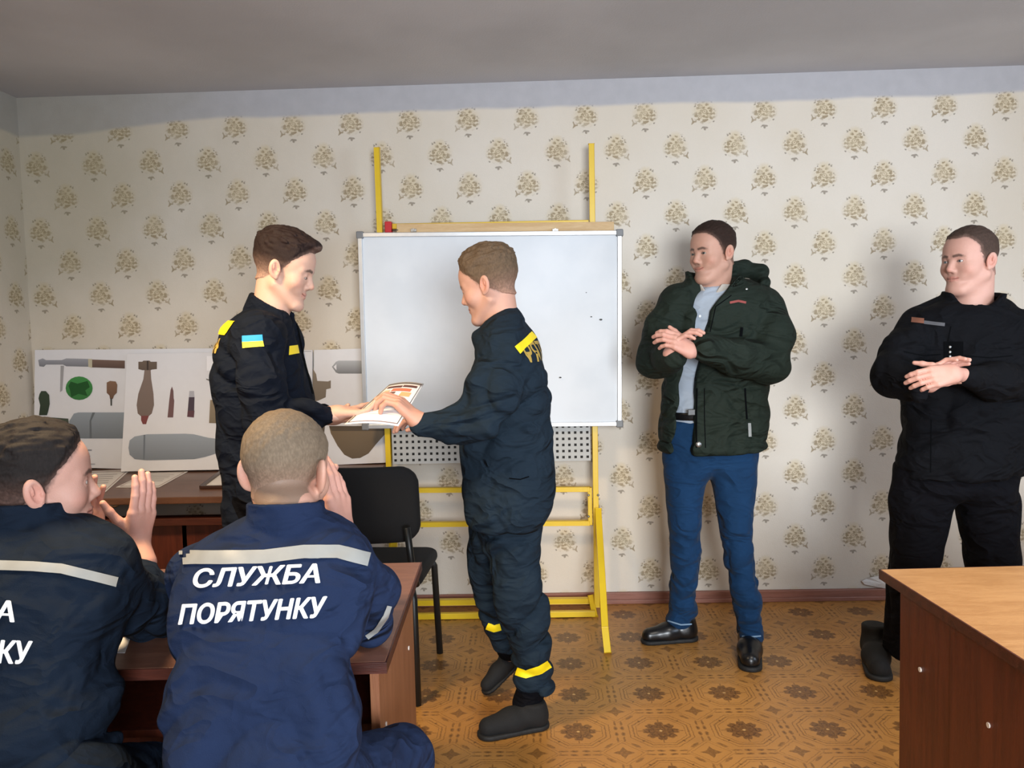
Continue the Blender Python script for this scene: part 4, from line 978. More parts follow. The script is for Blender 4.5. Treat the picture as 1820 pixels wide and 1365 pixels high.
# ======== man handing over (centre) ========
Y = 2.74; base = at(900, 1000, Y)
p2 = empty('person', (base[0], Y, 0), 'man with light brown hair seen in profile in dark uniform handing over the certificate', 'person')
hd = at(868, 509, Y); nk = at(893, 583, Y)
f2 = (-.93, .22, -.27)
H2 = dict(hair=(92, 76, 60), skin=SK2, top=.018, side=.006, fade=.6, eye=.25, smile=.2, stubble=.1, jaw=1.02, neck=.052, fat=.004, shade=.6, quiff=False)
hp = person_head(hd, f2, H2, p2, nk, scale=1.0)
sh = at(893, 648, 2.56); el = at(858, 752, 2.50); wr = at(752, 757, 2.52)
sh2 = at(880, 645, 2.92); el2 = at(835, 745, 2.94); wr2 = at(775, 752, 2.86)
h1 = hand_part(SK2, wrist=at(742, 748, 2.52), d=(-.66, .05, .68), n=(-.70, .12, -.68), thumb_sign=-1, curls=[(.4, .8, .6), (.45, .85, .6), (.5, .9, .6), (.55, .95, .6)], thumb=(.2, .3, .3), arm_to=at(790, 760, 2.51), scale=1.08)
h2 = hand_part(SK2, wrist=at(775, 748, 2.85), d=(-.95, -.1, .1), n=(-.1, -.1, -.95), thumb_sign=1, curls=[(.3, .5, .4)]*4, thumb=(.3, .3, .3), arm_to=at(820, 750, 2.88), scale=.95)
nkn, nan_ = at(918, 1070, 2.70), at(948, 1215, 2.74)      # near leg knee, ankle
fkn, fan = at(868, 1060, 2.92), at(905, 1165, 3.04)
hipN, hipF = at(920, 930, 2.66), at(880, 930, 2.86)
cp = core([[(*nk, .05), (*mv(nk, .02, 0, -.1), .07), (*at(905, 760, Y), .07), (*at(900, 890, Y), .05)], [(*mv(nk, 0, 0, -.1), .05), (*sh, .035), (*el, .03), (*wr, .024)], [(*mv(nk, 0, 0, -.1), .05), (*sh2, .035), (*el2, .03), (*wr2, .024)],
           [(*at(900, 890, Y), .05), (*hipN, .04), (*nkn, .04), (*nan_, .03)], [(*at(900, 890, Y), .05), (*hipF, .04), (*fkn, .04), (*fan, .03)]], SK2)
body_mesh(p2, [hp, h1, h2, cp])
R2 = rows_px([(552, 868, 922, Y, .06), (570, 855, 935, Y, .11), (598, 848, 952, Y, .18), (640, 842, 966, Y, .21), (700, 832, 979, Y, .20), (780, 820, 987, Y, .19), (850, 821, 990, Y, .19), (900, 822, 984, Y, .19), (920, 824, 974, Y, .185), (934, 827, 968, Y, .18)])
def jk2(P):
    d = loft(P, R2, 2.2)
    a1 = chain(P, [(*mv(sh, 0, .04), .085), (*mv((sh+el)/2, 0, -.005), .080), (*el, .074), (*((el+wr)/2), .062), (*mv(wr, -.005), .050)], .03)
    a2 = chain(P, [(*mv(sh2, 0, -.03), .08), (*el2, .065), (*mv(wr2, .02), .043)], .03)
    d = smin(d, a1, .025); d = smin(d, a2, .03)
    d = smin(d, cap(P, at(848, 597, Y-.05), at(862, 614, Y-.09), .020, .026), .02)
    d = smax(d, -cap(P, mv(nk, -.005, 0, .01), at(872, 535, Y), .058, .068), .006)
    m = sstep(.3, .05, np.linalg.norm(P-el, axis=1))*.7+.5
    return smin(d+folds(P, .028, 11, 2, .6, .5)*m, collar(P, at(896, 598, Y), (-.72, 0, 1), (-1, 0, -.0), .068, .084, .070, .007, .04, .4), .010)
j2 = garment('jacket', jk2, (base[0]-.36, Y-.44, .70), (base[0]+.28, Y+.42, 1.55), .0058, M_navy2, p2)
RN = rows_px([(905, 835, 968, 2.74, .15), (940, 850, 968, 2.72, .13), (1000, 866, 968, 2.70, .095), (1050, 874, 972, 2.70, .09), (1100, 890, 978, 2.71, .085), (1150, 903, 982, 2.73, .08), (1200, 912, 986, 2.74, .078), (1228, 916, 988, 2.74, .08)])
RF = rows_px([(905, 832, 960, 2.80, .13), (940, 830, 940, 2.84, .11), (1000, 829, 900, 2.88, .09), (1050, 836, 900, 2.92, .085), (1090, 850, 905, 2.96, .08), (1125, 866, 912, 3.0, .075), (1155, 880, 922, 3.02, .07)])
def tr2(P):
    d = smin(loft(P, RN, 2.1), loft(P, RF, 2.1), .02); return d+folds(P, .024, 12, 6, .5, .5)
trz = garment('trousers', tr2, (base[0]-.3, Y-.22, .1), (base[0]+.3, Y+.5, .86), .0065, M_navy2, p2)
bt = bvh_of(trz)
strip('leg_stripe', [(913, 1191), (935, 1198), (960, 1190), (981, 1177)], 15, 2.6, [bt], M_stripe_y, p2, .003)
strip('leg_stripe', [(866, 1112), (878, 1117), (889, 1114)], 12, 2.9, [bt], M_stripe_y, p2, .003)
toe, heel = fl(846, 1312), fl(975, 1288)
def sock(P): return chain(P, [(*mv(heel, -.075, 0, .08), .052), (*nan_, .05)], .02)
garment('sock', sock, heel-.2, heel+A(.15, .2, .3), .008, M_blacktr, p2)
shoe(p2, heel, toe, M_shoe2, M_sole, .105, 1.05)
toe = fl(858, 1236); heel = at(925, 1172, toe[1]+.12)
garment('sock', lambda P: chain(P, [(*mv(heel, -.05, 0, .06), .050), (*mv(fan, 0, 0, .03), .05)], .02), heel-.2, heel+A(.2, .2, .35), .008, M_blacktr, p2)
shoe(p2, heel, toe, M_shoe2, M_sole, .10, 1.0)
bv = bvh_of(j2)
patch('back_stripe', [(914, 617), (944, 590), (953, 600), (923, 629)], 2.45, [bv], M_stripe_y, p2, .004)
text_patch('back_lettering', 'РЯТУВАЛЬНИК', .088, mv(at(962, 640, Y), 0, -.17, 0), (-.0, 1, 0.02), (-.25, 0, 1), [bv], M_gold, p2, direction=(-1, .0, 0), bold=.02, stretch=.72)
strip('pocket_seam', [(905, 850), (925, 852), (940, 847)], 2, 2.45, [bv], M_seam, p2)
# certificate being handed over
ce = empty('certificate', at(680, 720, 2.6)-A(0, 0, .04), 'certificate sheet passed between the two men in uniform', 'paper')
q = [at(692, 683, 2.66), at(753, 682, 2.66), at(708, 757, 2.46), at(612, 754, 2.46)]
bm = bmesh.new(); N_ = 10; g = []
def cp_(u, v): return (q[0]*(1-u)+q[1]*u)*(1-v)+(q[3]*(1-u)+q[2]*u)*v+A(0, 0, .012*math.sin(math.pi*u)*.6)
g = [[bm.verts.new(Vector(cp_(i/N_, j/N_))) for j in range(N_+1)] for i in range(N_+1)]
for i in range(N_):
    for j in range(N_): bm.faces.new((g[i][j], g[i+1][j], g[i+1][j+1], g[i][j+1])).smooth = True
r_ = bmesh.ops.extrude_face_region(bm, geom=bm.faces[:]); bmesh.ops.translate(bm, verts=[v for v in r_['geom'] if isinstance(v, bmesh.types.BMVert)], vec=(0, .0, -.0015))
bmesh.ops.recalc_face_normals(bm, faces=bm.faces[:]); me = bpy.data.meshes.new('sheet'); bm.to_mesh(me); bm.free(); link('sheet', me, M_paper, ce)
prn = [(.03, .03, .97, .045, (60, 52, 52)), (.03, .03, .045, .97, (60, 52, 52)), (.955, .03, .97, .97, (60, 52, 52)), (.03, .955, .97, .97, (120, 90, 84)), (.1, .10, .5, .15, (92, 60, 54)), (.52, .09, .9, .14, (92, 60, 54)), (.3, .17, .8, .24, (196, 112, 84)), (.2, .26, .45, .30, (110, 74, 64)), (.6, .26, .85, .36, (214, 168, 120)), (.12, .2, .26, .36, (222, 180, 150))]
for i in range(7): prn.append((.2+.02*(i % 3), .46+.055*i, .8-.05*(i % 2), .465+.055*i, (168, 168, 172)))
bm = bmesh.new(); cl = []
for (u0, v0, u1, v1, col) in prn:
    K = 6; 
    for i in range(K):
        a_, b_ = u0+(u1-u0)*i/K, u0+(u1-u0)*(i+1)/K
        for j in range(K):
            c_, d_ = v0+(v1-v0)*j/K, v0+(v1-v0)*(j+1)/K
            f_ = bm.faces.new([bm.verts.new(Vector(cp_(u, v)+A(0, -.0006, .0012))) for u, v in ((a_, c_), (b_, c_), (b_, d_), (a_, d_))]); cl += [lin(*col)[:3]]*4
            f_.normal_update()
            if f_.normal.z < 0: f_.normal_flip()
me = bpy.data.meshes.new('printed_design'); bm.to_mesh(me); bm.free(); set_cols(me, np.array(cl)); link('printed_design', me, M_print, ce)

# ======== man in the dark green jacket ========
Y = 3.42; base = at(1268, 900, Y)
p3 = empty('person', (base[0], Y, 0), 'smiling man in dark green hooded jacket and blue jeans clapping', 'person')
hd = at(1266, 451, Y-.02); nk = at(1266, 530, Y+.02); yaw3 = math.radians(57)
f3 = (-math.sin(yaw3), -math.cos(yaw3), -.07)
H3 = dict(hair=(44, 32, 27), skin=SK3, top=.008, side=.004, fade=.55, eye=.75, smile=1.0, stubble=.38, jaw=1.08, fat=.006, neck=.062, shade=.8, gaze=nrm((-.1, 1, -.05)), iris=(70, 70, 64), chin2=True, recede=.008)
hp = person_head(hd, f3, H3, p3, nk, scale=1.0)
sh = at(1358, 548, Y); el = at(1362, 648, 3.32); wr = at(1242, 618, 3.10)       # his left
sh2 = at(1196, 540, Y); el2 = at(1172, 636, 3.34); wr2 = at(1200, 636, 3.12)
h1 = hand_part(SK4, wrist=at(1228, 624, 3.09), d=(-.75, -.15, .5), n=(-.35, .75, -.45), thumb_sign=-1, curls=[(.4, .5, .4), (.45, .55, .4), (.5, .6, .4), (.6, .6, .4)], thumb=(.2, .3, .2), arm_to=el, scale=.98)
h2 = hand_part(SK4, wrist=at(1190, 630, 3.12), d=(.38, -.18, .60), n=(.70, -.3, -.45), thumb_sign=1, curls=[(.35, .5, .4), (.4, .6, .4), (.45, .6, .4), (.5, .6, .4)], thumb=(.2, .2, .2), arm_to=el2, scale=.98)
hl, hr = at(1222, 800, Y), at(1304, 800, Y)
kl, kr = at(1216, 955, Y-.02), at(1306, 965, Y-.05)
al, ar = fl(1214, 1128, .10), fl(1331, 1150, .10)
al = at(1212, 1100, 3.52); ar = at(1330, 1125, 3.36)
cp = core([[(*nk, .05), (*mv(nk, 0, 0, -.1), .07), (*at(1268, 640, Y), .09), (*at(1265, 780, Y), .09)], [(*mv(nk, 0, 0, -.06), .05), (*sh, .035), (*el, .03), (*wr, .024)], [(*mv(nk, 0, 0, -.06), .05), (*sh2, .035), (*el2, .03), (*wr2, .024)],
           [(*at(1265, 780, Y), .08), (*hl, .06), (*kl, .04), (*al, .03)], [(*at(1265, 780, Y), .08), (*hr, .06), (*kr, .04), (*ar, .03)]], SK3)
body_mesh(p3, [hp, h1, h2, cp])
# shirt
R3s = rows_px([(503, 1245, 1292, Y, .05), (520, 1225, 1310, Y, .08), (545, 1205, 1345, Y, .095), (600, 1196, 1350, Y, .105), (700, 1192, 1346, Y, .11), (745, 1190, 1344, Y, .11), (760, 1192, 1342, Y, .105)])
shirt = garment('shirt', lambda P: smax(loft(P, R3s, 2.3), -cap(P, mv(nk, 0, 0, -.02), mv(nk, 0, 0, .1), .062, .07), .005)+folds(P, .006, 10, 8), (base[0]-.3, Y-.25, .85), (base[0]+.35, Y+.25, 1.62), .007, M_shirt, p3)
ax_ = nrm((.05, -.02, 1)); fd = nrm((-.35, -1, 0))
garment('shirt_collar', lambda P: smin(collar(P, at(1267, 524, Y), ax_, fd, .070, .074, .045, .004, .10, .45), 1, .001), (base[0]-.2, Y-.2, 1.45), (base[0]+.2, Y+.2, 1.7), .004, M_collarlin, shirt)
R3 = rows_px([(492, 1222, 1335, Y+.03, .05), (505, 1205, 1356, Y+.02, .09), (525, 1186, 1376, Y, .125), (560, 1178, 1380, Y, .14), (640, 1178, 1374, Y, .15), (720, 1172, 1366, Y, .15), (770, 1168, 1362, Y, .155), (794, 1166, 1361, Y, .155), (803, 1168, 1359, Y, .15)])
# open front: polygon in the XZ plane (garment opening), from neck V down to hem
opn = [at(*p, Y-.12) for p in ((1226, 500), (1304, 496), (1262, 552), (1246, 606), (1240, 640), (1232, 700), (1231, 800), (1233, 830), (1192, 830), (1204, 778), (1212, 700), (1222, 640), (1238, 600), (1241, 560))]
OP = np.array([(p[0], p[2]) for p in opn])
def poly_sd(P, OP):
    x, z = P[:, 0], P[:, 2]; ins = np.zeros(len(P), bool); d = np.full(len(P), 1e9)
    for i in range(len(OP)):
        a_, b_ = OP[i], OP[(i+1) % len(OP)]; e = b_-a_; t_ = np.clip(((x-a_[0])*e[0]+(z-a_[1])*e[1])/(e@e), 0, 1); d = np.minimum(d, np.hypot(x-a_[0]-t_*e[0], z-a_[1]-t_*e[1]))
        c_ = (a_[1] > z) != (b_[1] > z); ins ^= c_ & (x < (b_[0]-a_[0])*(z-a_[1])/(b_[1]-a_[1]+1e-12)+a_[0])
    return np.where(ins, -d, d)
def jk3(P):
    d = loft(P, R3, 2.35)
    fr = smax(poly_sd(P, OP), P[:, 1]-(Y-.085), .01); d = smax(d, -fr, .012)
    d = smin(d, collar(P, at(1268, 520, Y), (.10, -.02, 1), (-.35, -1, 0), .098, .096, .085, .011, .22, .85), .014)
    hood = chain(P, [ap(1296, 478, Y+.07, .032), ap(1325, 480, Y+.11, .044), ap(1350, 486, Y+.10, .046), ap(1358, 500, Y+.04, .036)], .02); d = smin(d, hood+.008*noise3(P*30), .015)
    fr = smax(poly_sd(P, OP), P[:, 1]-(Y-.055), .01); d = smax(d, -fr, .008)
    d = smax(d, -cap(P, mv(nk, 0, 0, -.01), mv(hd, 0, 0, -.06), .068, .078), .008)
    a1 = chain(P, [(*mv(sh, 0, .02), .092), (*mv((sh+el)/2, .022, -.01), .090), (*mv(el, .005), .088), (*((el+wr)/2), .074), (*mv(wr, .02), .056)], .03)
    a2 = chain(P, [(*mv(sh2, .02, .0), .088), (*mv((sh2+el2)/2, -.015), .080), (*mv(el2, -.012), .080), (*((el2+wr2)/2), .066), (*mv(wr2, -.0, .0), .047)], .03)
    d = smin(d, a1, .02); d = smin(d, a2, .02)
    hem = np.abs(P[:, 2]-(R3[0][0]+.025)); d = d-.006*sstep(.03, .0, hem)+.004*sstep(.006, .0, np.abs(P[:, 2]-(R3[0][0]+.052)))
    puff = -.006*np.cos(P[:, 2]*46+3*noise3(P*5))*sstep(.25, .0, np.minimum(np.linalg.norm(P-el, axis=1), np.linalg.norm(P-el2, axis=1)))
    return d+folds(P, .012, 9, 4, .4, .5)+puff
j3 = garment('jacket', jk3, (base[0]-.44, Y-.50, .78), (base[0]+.46, Y+.30, 1.72), .0062, M_green, p3)
Rl = rows_px([(745, 1180, 1350, Y, .11), (790, 1176, 1350, Y, .115), (830, 1178, 1300, Y, .11), (845, 1180, 1256, Y, .095), (900, 1184, 1247, Y, .085), (950, 1189, 1245, Y, .08), (1000, 1191, 1246, Y+.02, .075), (1050, 1187, 1241, Y+.06, .075), (1100, 1185, 1236, Y+.09, .07), (1114, 1187, 1233, Y+.10, .07)])
Rr = rows_px([(745, 1180, 1350, Y, .11), (790, 1190, 1349, Y, .115), (830, 1236, 1346, Y, .11), (845, 1264, 1345, Y, .095), (900, 1272, 1339, Y-.02, .085), (950, 1279, 1336, Y-.04, .08), (1000, 1289, 1342, Y-.05, .075), (1050, 1296, 1351, Y-.06, .075), (1100, 1304, 1356, Y-.06, .072), (1136, 1311, 1353, Y-.06, .075)])
def tr3(P): return smin(loft(P, Rl, 2.1), loft(P, Rr, 2.1), .012)+folds(P, .012, 15, 5, .35, .5)*(.35+sstep(.6, .3, P[:, 2]))
trz = garment('jeans', tr3, (base[0]-.3, Y-.25, .04), (base[0]+.3, Y+.3, 1.03), .0062, M_jean, p3)
bt = bvh_of(trz); M_stitch = plain('pale_denim_stitching', (120, 146, 170), .8)
strip('hem_stitching', [(1187, 1103), (1210, 1110), (1234, 1109)], 2.5, 3.3, [bt], M_stitch, p3); strip('hem_stitching', [(1313, 1130), (1332, 1132), (1352, 1130)], 2.5, 3.2, [bt], M_stitch, p3)

be = garment('belt', lambda P: smax(np.abs(loft(P, [(r[0], r[1], r[2], r[3]+.004, r[4]+.004) for r in R3s], 2.3))-.004, np.abs(P[:, 2]-at(1225, 737, Y)[2])-.018, .003), (base[0]-.3, Y-.2, .9), (base[0]+.3, Y+.2, 1.1), .006, M_shoe, p3)
c_ = at(1229, 733, Y-.13); MB().box(c_-A(.016, .003, .013), c_+A(.016, .0, .013), .003).build('buckle', plain('dark_steel_buckle', (70, 70, 70), .4, .7), be)
shoe(p3, fl(1240, 1136), fl(1137, 1143), M_shoe, M_sole, .115, 1.0)
toe = fl(1331, 1197); heel = toe+nrm(fl(1334, 1150)-toe)*.29; shoe(p3, heel, toe, M_shoe, M_sole, .115, 1.05)
bv = bvh_of(j3)
strip('zip', [(1318, 582), (1316, 604)], 5, 3.2, [bv], M_seam, p3, .004); strip('zip', [(1324, 690), (1327, 745)], 3, 3.2, [bv], M_seam, p3, .002); strip('zip_pull', [(1331, 752), (1332, 776)], 5, 3.2, [bv], M_stripe_g, p3, .004)
strip('chest_logo', [(1297, 538), (1312, 535), (1326, 538)], 4, 3.2, [bv], plain('dull_red_embroidery', (140, 62, 56), .7), p3, .002)
strip('front_placket', [(1239, 690), (1238, 740), (1238, 796)], 2.5, 3.2, [bv], M_seam, p3, .002)
strip('placket_seam', [(1300, 525), (1272, 545), (1262, 590)], 1.6, 3.2, [bv], M_seam, p3, .001); strip('placket_seam', [(1252, 690), (1252, 740), (1254, 796)], 1.6, 3.2, [bv], M_seam, p3, .001)
h_ = bv.ray_cast(Vector(CAM), Vector(ray(1242, 790))); h2_ = bv.ray_cast(Vector(CAM), Vector(ray(1327, 514)))
if h_[0]: MB().ball(h_[0], .013, (1, .5, 1)).build('snap_button', M_steel, p3)
if h2_[0]: MB().ball(h2_[0], .006, (1, .5, 1)).build('snap_button', M_steel, p3)
bs = bvh_of(shirt); h_ = bs.ray_cast(Vector(CAM), Vector(ray(1244, 562)))
if h_[0]: MB().ball(h_[0], .006, (1, .5, 1)).build('shirt_button', M_white, shirt)

# ======== man in black (right) ========
Y = 3.05; base = at(1700, 900, Y)
p4 = empty('person', (base[0], Y, 0), 'stout man in plain black uniform clapping at the far right', 'person')
hd = at(1722, 466, Y); nk = at(1726, 556, Y+.02); yaw4 = math.radians(68)
f4 = (-math.sin(yaw4), -math.cos(yaw4), -.02)
H4 = dict(hair=(66, 52, 45), skin=SK4, top=.006, side=.0035, fade=.7, eye=.65, smile=.35, stubble=.12, jaw=1.14, fat=.010, neck=.065, shade=.75, gaze=nrm((0, 1, 0)), chin2=True, recede=.020, iris=(110, 120, 126))
hp = person_head(hd, f4, H4, p4, nk, scale=1.0)
sh = at(1810, 580, Y); el = at(1826, 685, 2.95); wr = at(1705, 672, 2.72)
sh2 = at(1632, 578, Y); el2 = at(1592, 668, 2.92); wr2 = at(1640, 692, 2.72)
h1 = hand_part(SK4, wrist=at(1695, 664, 2.68), d=(-.9, -.10, -.12), n=(-.15, .85, -.4), thumb_sign=-1, curls=[(.3, .5, .4), (.35, .5, .4), (.4, .55, .4), (.45, .6, .4)], thumb=(.35, .2, .1), arm_to=el, scale=.92)
h2 = hand_part(SK4, wrist=at(1650, 684, 2.72), d=(.55, .05, .62), n=(.30, -.85, -.3), thumb_sign=1, curls=[(.3, .5, .4), (.35, .55, .4), (.4, .6, .4), (.45, .6, .4)], thumb=(.2, .2, .2), arm_to=el2, scale=.92)
hl, hr = at(1640, 850, Y), at(1750, 850, Y); kl, kr = at(1625, 985, Y-.02), at(1765, 1000, Y-.02)
al, ar = at(1600, 1130, Y+.07), at(1768, 1150, Y+.05)
cp = core([[(*nk, .05), (*mv(nk, 0, 0, -.1), .08), (*at(1712, 680, Y), .1), (*at(1700, 830, Y), .1)], [(*mv(nk, 0, 0, -.06), .05), (*sh, .035), (*el, .03), (*wr, .024)], [(*mv(nk, 0, 0, -.06), .05), (*sh2, .035), (*el2, .03), (*wr2, .024)],
           [(*at(1700, 830, Y), .09), (*hl, .06), (*kl, .04), (*al, .03)], [(*at(1700, 830, Y), .09), (*hr, .06), (*kr, .04), (*ar, .03)]], SK4)
body_mesh(p4, [hp, h1, h2, cp])
R4 = rows_px([(520, 1688, 1762, Y+.02, .05), (532, 1650, 1792, Y+.02, .09), (552, 1622, 1822, Y, .13), (590, 1606, 1840, Y, .15), (650, 1602, 1838, Y, .165), (720, 1603, 1830, Y, .175), (790, 1600, 1815, Y, .175), (835, 1588, 1812, Y, .175), (846, 1590, 1810, Y, .17)])
def jk4(P):
    d = loft(P, R4, 2.35)
    a1 = chain(P, [(*sh, .078), (*mv((sh+el)/2, .005), .080), (*el, .076), (*((el+wr)/2), .062), (*mv(wr, .03), .046)], .03)
    a2 = chain(P, [(*mv(sh2, .01), .074), (*mv((sh2+el2)/2, -.012), .076), (*mv(el2, -.01), .074), (*((el2+wr2)/2), .060), (*mv(wr2, -.015), .046)], .03)
    d = smin(d, a1, .02); d = smin(d, a2, .02)
    d = smax(d, -cap(P, mv(nk, -.01, -.02, .01), mv(hd, -.01, -.02, -.04), .072, .084), .006)
    return smin(d+folds(P, .022, 10, 9, .5, .5), collar(P, at(1727, 553, Y), (.04, -.10, 1), (-.35, -1, 0), .086, .088, .070, .009, .16, .75), .010)
j4 = garment('jacket', jk4, (base[0]-.46, Y-.48, .72), (base[0]+.48, Y+.28, 1.62), .0062, M_blackf, p4)
garment('t_shirt', lambda P: smax(cap(P, mv(nk, 0, 0, -.14), mv(nk, 0, 0, -.02), .10, .078), -cap(P, mv(nk, 0, -.0, .0), mv(nk, 0, -.02, .15), .060, .075), .004), mv(nk, -.2, -.2, -.3), mv(nk, .2, .2, .1), .005, M_blacktr, p4)
Rl = rows_px([(820, 1594, 1806, Y, .14), (862, 1590, 1790, Y, .14), (885, 1580, 1693, Y, .11), (930, 1578, 1684, Y, .10), (980, 1582, 1672, Y, .095), (1040, 1580, 1655, Y+.02, .09), (1100, 1576, 1636, Y+.05, .08), (1165, 1572, 1626, Y+.08, .075)])
Rr = rows_px([(820, 1594, 1806, Y, .14), (862, 1620, 1810, Y, .14), (885, 1700, 1812, Y, .11), (930, 1702, 1812, Y, .10), (980, 1712, 1810, Y, .095), (1040, 1722, 1808, Y+.02, .09), (1100, 1730, 1806, Y+.05, .08), (1180, 1738, 1800, Y+.05, .075)])
garment('trousers', lambda P: smin(loft(P, Rl, 2.1), loft(P, Rr, 2.1), .012)+folds(P, .016, 8, 12, .8), (base[0]-.34, Y-.25, .04), (base[0]+.36, Y+.3, .96), .0065, M_blacktr, p4)
toe = fl(1562, 1214); shoe(p4, mv(toe, .10, .29), toe, M_shoe2, M_sole, .14, 1.05, name='boot')
toe = fl(1775, 1222); shoe(p4, mv(toe, -.02, .30), toe, M_shoe2, M_sole, .14, 1.05, name='boot')
bv = bvh_of(j4)
strip('chest_badge', [(1620, 569), (1642, 571)], 9, 2.6, [bv], plain('bronze_badge', (120, 76, 58), .5), p4, .003)
strip('name_strip', [(1642, 573), (1679, 577)], 6, 2.6, [bv], plain('dull_grey_name_strip', (74, 74, 78), .7), p4, .002)
patch('front_tab', [(1677, 607), (1712, 607), (1712, 640), (1677, 640)], 2.6, [bv], M_seam, p4, .002)
for py in (617, 626, 634):
    h_ = bv.ray_cast(Vector(CAM), Vector(ray(1689, py)))
    if h_[0]: MB().ball(h_[0], .0065, (1, .6, 1)).build('metal_star', M_steel, p4)
strip('pocket_seam', [(1714, 632), (1760, 636), (1800, 632)], 2, 2.6, [bv], M_seam, p4, .001); strip('pocket_seam', [(1606, 625), (1640, 632), (1672, 630)], 2, 2.6, [bv], M_seam, p4, .001)
strip('front_placket', [(1690, 580), (1676, 650)], 2, 2.6, [bv], M_seam, p4, .001); strip('front_placket', [(1655, 745), (1654, 840)], 2, 2.6, [bv], M_seam, p4, .001)

# ======== seated man in the centre (back view) ========
p5 = empty('person', at(480, 1365, 1.4)*A(1, 1, 0), 'seated man with cropped fair hair and two reflective-lettered words on blue back, centre foreground', 'person')
hd = at(510, 842, 1.63); nk = at(508, 915, 1.56)
f5 = (.19, .95, -.12)
H5 = dict(hair=(112, 98, 82), skin=SK2, top=.005, side=.0035, fade=.55, eye=1, stubble=.1, jaw=1.05, neck=.054, fat=.006, shade=.8, ear=.65, earsize=1.15, eyes=True)
hp = person_head(hd, f5, H5, p5, nk, scale=.99, res=.0019)
sh = at(640, 1010, 1.60); el = at(660, 1108, 1.72); wr = at(612, 955, 1.86)
sh2 = at(352, 1010, 1.60); el2 = at(372, 1100, 1.78); wr2 = at(545, 985, 1.92)
h1 = hand_part(SK4, res=.0019, wrist=at(606, 945, 1.86), d=(-.10, .10, 1), n=(-.85, .35, -.1), thumb_sign=1, curls=[(.1, .2, .15), (.12, .2, .15), (.15, .2, .15), (.2, .25, .2)], thumb=(.2, .2, .2), arm_to=at(622, 985, 1.84), scale=1.06)
h2 = hand_part(SK4, res=.0019, wrist=at(572, 955, 1.93), d=(.05, .05, 1), n=(.85, -.25, -.1), thumb_sign=-1, curls=[(.1, .2, .15), (.12, .2, .15), (.15, .2, .15), (.2, .25, .2)], thumb=(.2, .2, .2), arm_to=at(545, 1000, 1.92), scale=1.06)
hip = at(475, 1365, 1.40); hip[2] = .56
kR = at(712, 1335, 1.66); kL_ = at(330, 1400, 1.66); hR = at(560, 1420, 1.36); hL_ = at(400, 1420, 1.36)
aR_, aL_ = A(kR[0], kR[1]+.05, .08), A(kL_[0], kL_[1]+.05, .08)
cp = core([[(*nk, .05), (*mv(nk, 0, 0, -.1), .05), (*at(475, 1150, 1.48), .055), (*hip, .055)], [(*mv(nk, 0, 0, -.08), .05), (*sh, .035), (*el, .03), (*wr, .024)], [(*mv(nk, 0, 0, -.08), .05), (*sh2, .035), (*el2, .03), (*wr2, .024)],
           [(*hip, .055), (*hR, .05), (*kR, .04), (*aR_, .03)], [(*hip, .055), (*hL_, .05), (*kL_, .045), (*aL_, .03)]], SK2)
body_mesh(p5, [hp, h1, h2, cp])
R5 = rows_px([(903, 462, 560, 1.57, .05), (918, 425, 590, 1.56, .07), (940, 380, 632, 1.56, .09), (965, 340, 660, 1.55, .105), (1000, 316, 676, 1.53, .115), (1060, 306, 672, 1.50, .12), (1120, 303, 655, 1.46, .12), (1180, 302, 636, 1.43, .12), (1250, 300, 634, 1.40, .12), (1310, 305, 645, 1.37, .125), (1400, 312, 655, 1.34, .13), (1480, 318, 655, 1.33, .13)])
def jk5(P):
    d = loft(P, R5, 2.5)
    a1 = chain(P, [(*mv(sh, -.02, 0, -.02), .070), (*mv((sh+el)/2, .004, .0, .0), .066), (*el, .058), (*((el+wr)/2), .050), (*mv(wr, 0, 0, -.01), .043)], .03)
    a2 = chain(P, [(*mv(sh2, 0, 0, -.02), .07), (*el2, .058), (*((el2+wr2)/2), .05), (*wr2, .043)], .03)
    d = smin(d, a1, .025); d = smin(d, a2, .03)
    d = smax(d, -cap(P, mv(nk, 0, .02, .025), mv(nk, 0, .03, .12), .056, .068), .006)
    sag = sstep(.95, .7, P[:, 2])
    return smin(d+folds(P, .024, 11, 14, .6, .5)*(.35+.75*sag), collar(P, at(508, 934, 1.555), (0, .14, 1), (.1, 1, 0), .068, .070, .048, .006, .02, .4), .010)
j5 = garment('jacket', jk5, (hd[0]-.38, 1.15, .48), (hd[0]+.34, 2.02, 1.10), .0052, M_blue, p5)
def tr5(P):
    d = smin(chain(P, [(*mv(hip, .05, 0, -.03), .12), (*hR, .10), (*mv(kR, 0, 0, -.012), .066), (*aR_, .06)], .03), chain(P, [(*mv(hip, -.05, 0, -.03), .12), (*hL_, .10), (*kL_, .07), (*aL_, .06)], .03), .03); return d+folds(P, .008, 12, 15)
garment('trousers', tr5, (hd[0]-.4, 1.15, .03), (hd[0]+.4, 1.85, .75), .007, M_blue, p5)
for k_ in (aR_, aL_): shoe(p5, mv(k_, 0, -.08, 0)*A(1, 1, 0), mv(k_, 0, .20, 0)*A(1, 1, 0), M_shoe2, M_sole)
bv = bvh_of(j5)
strip('reflective_stripe', [(321, 993), (340, 992), (400, 992), (470, 991), (540, 982), (600, 982), (654, 996)], 24, 1.45, [bv], M_stripe_g, p5, .004)
strip('sleeve_stripe', [(690, 1076), (684, 1094), (667, 1119), (652, 1131)], 9, 1.55, [bv], M_stripe_g, p5, .004)
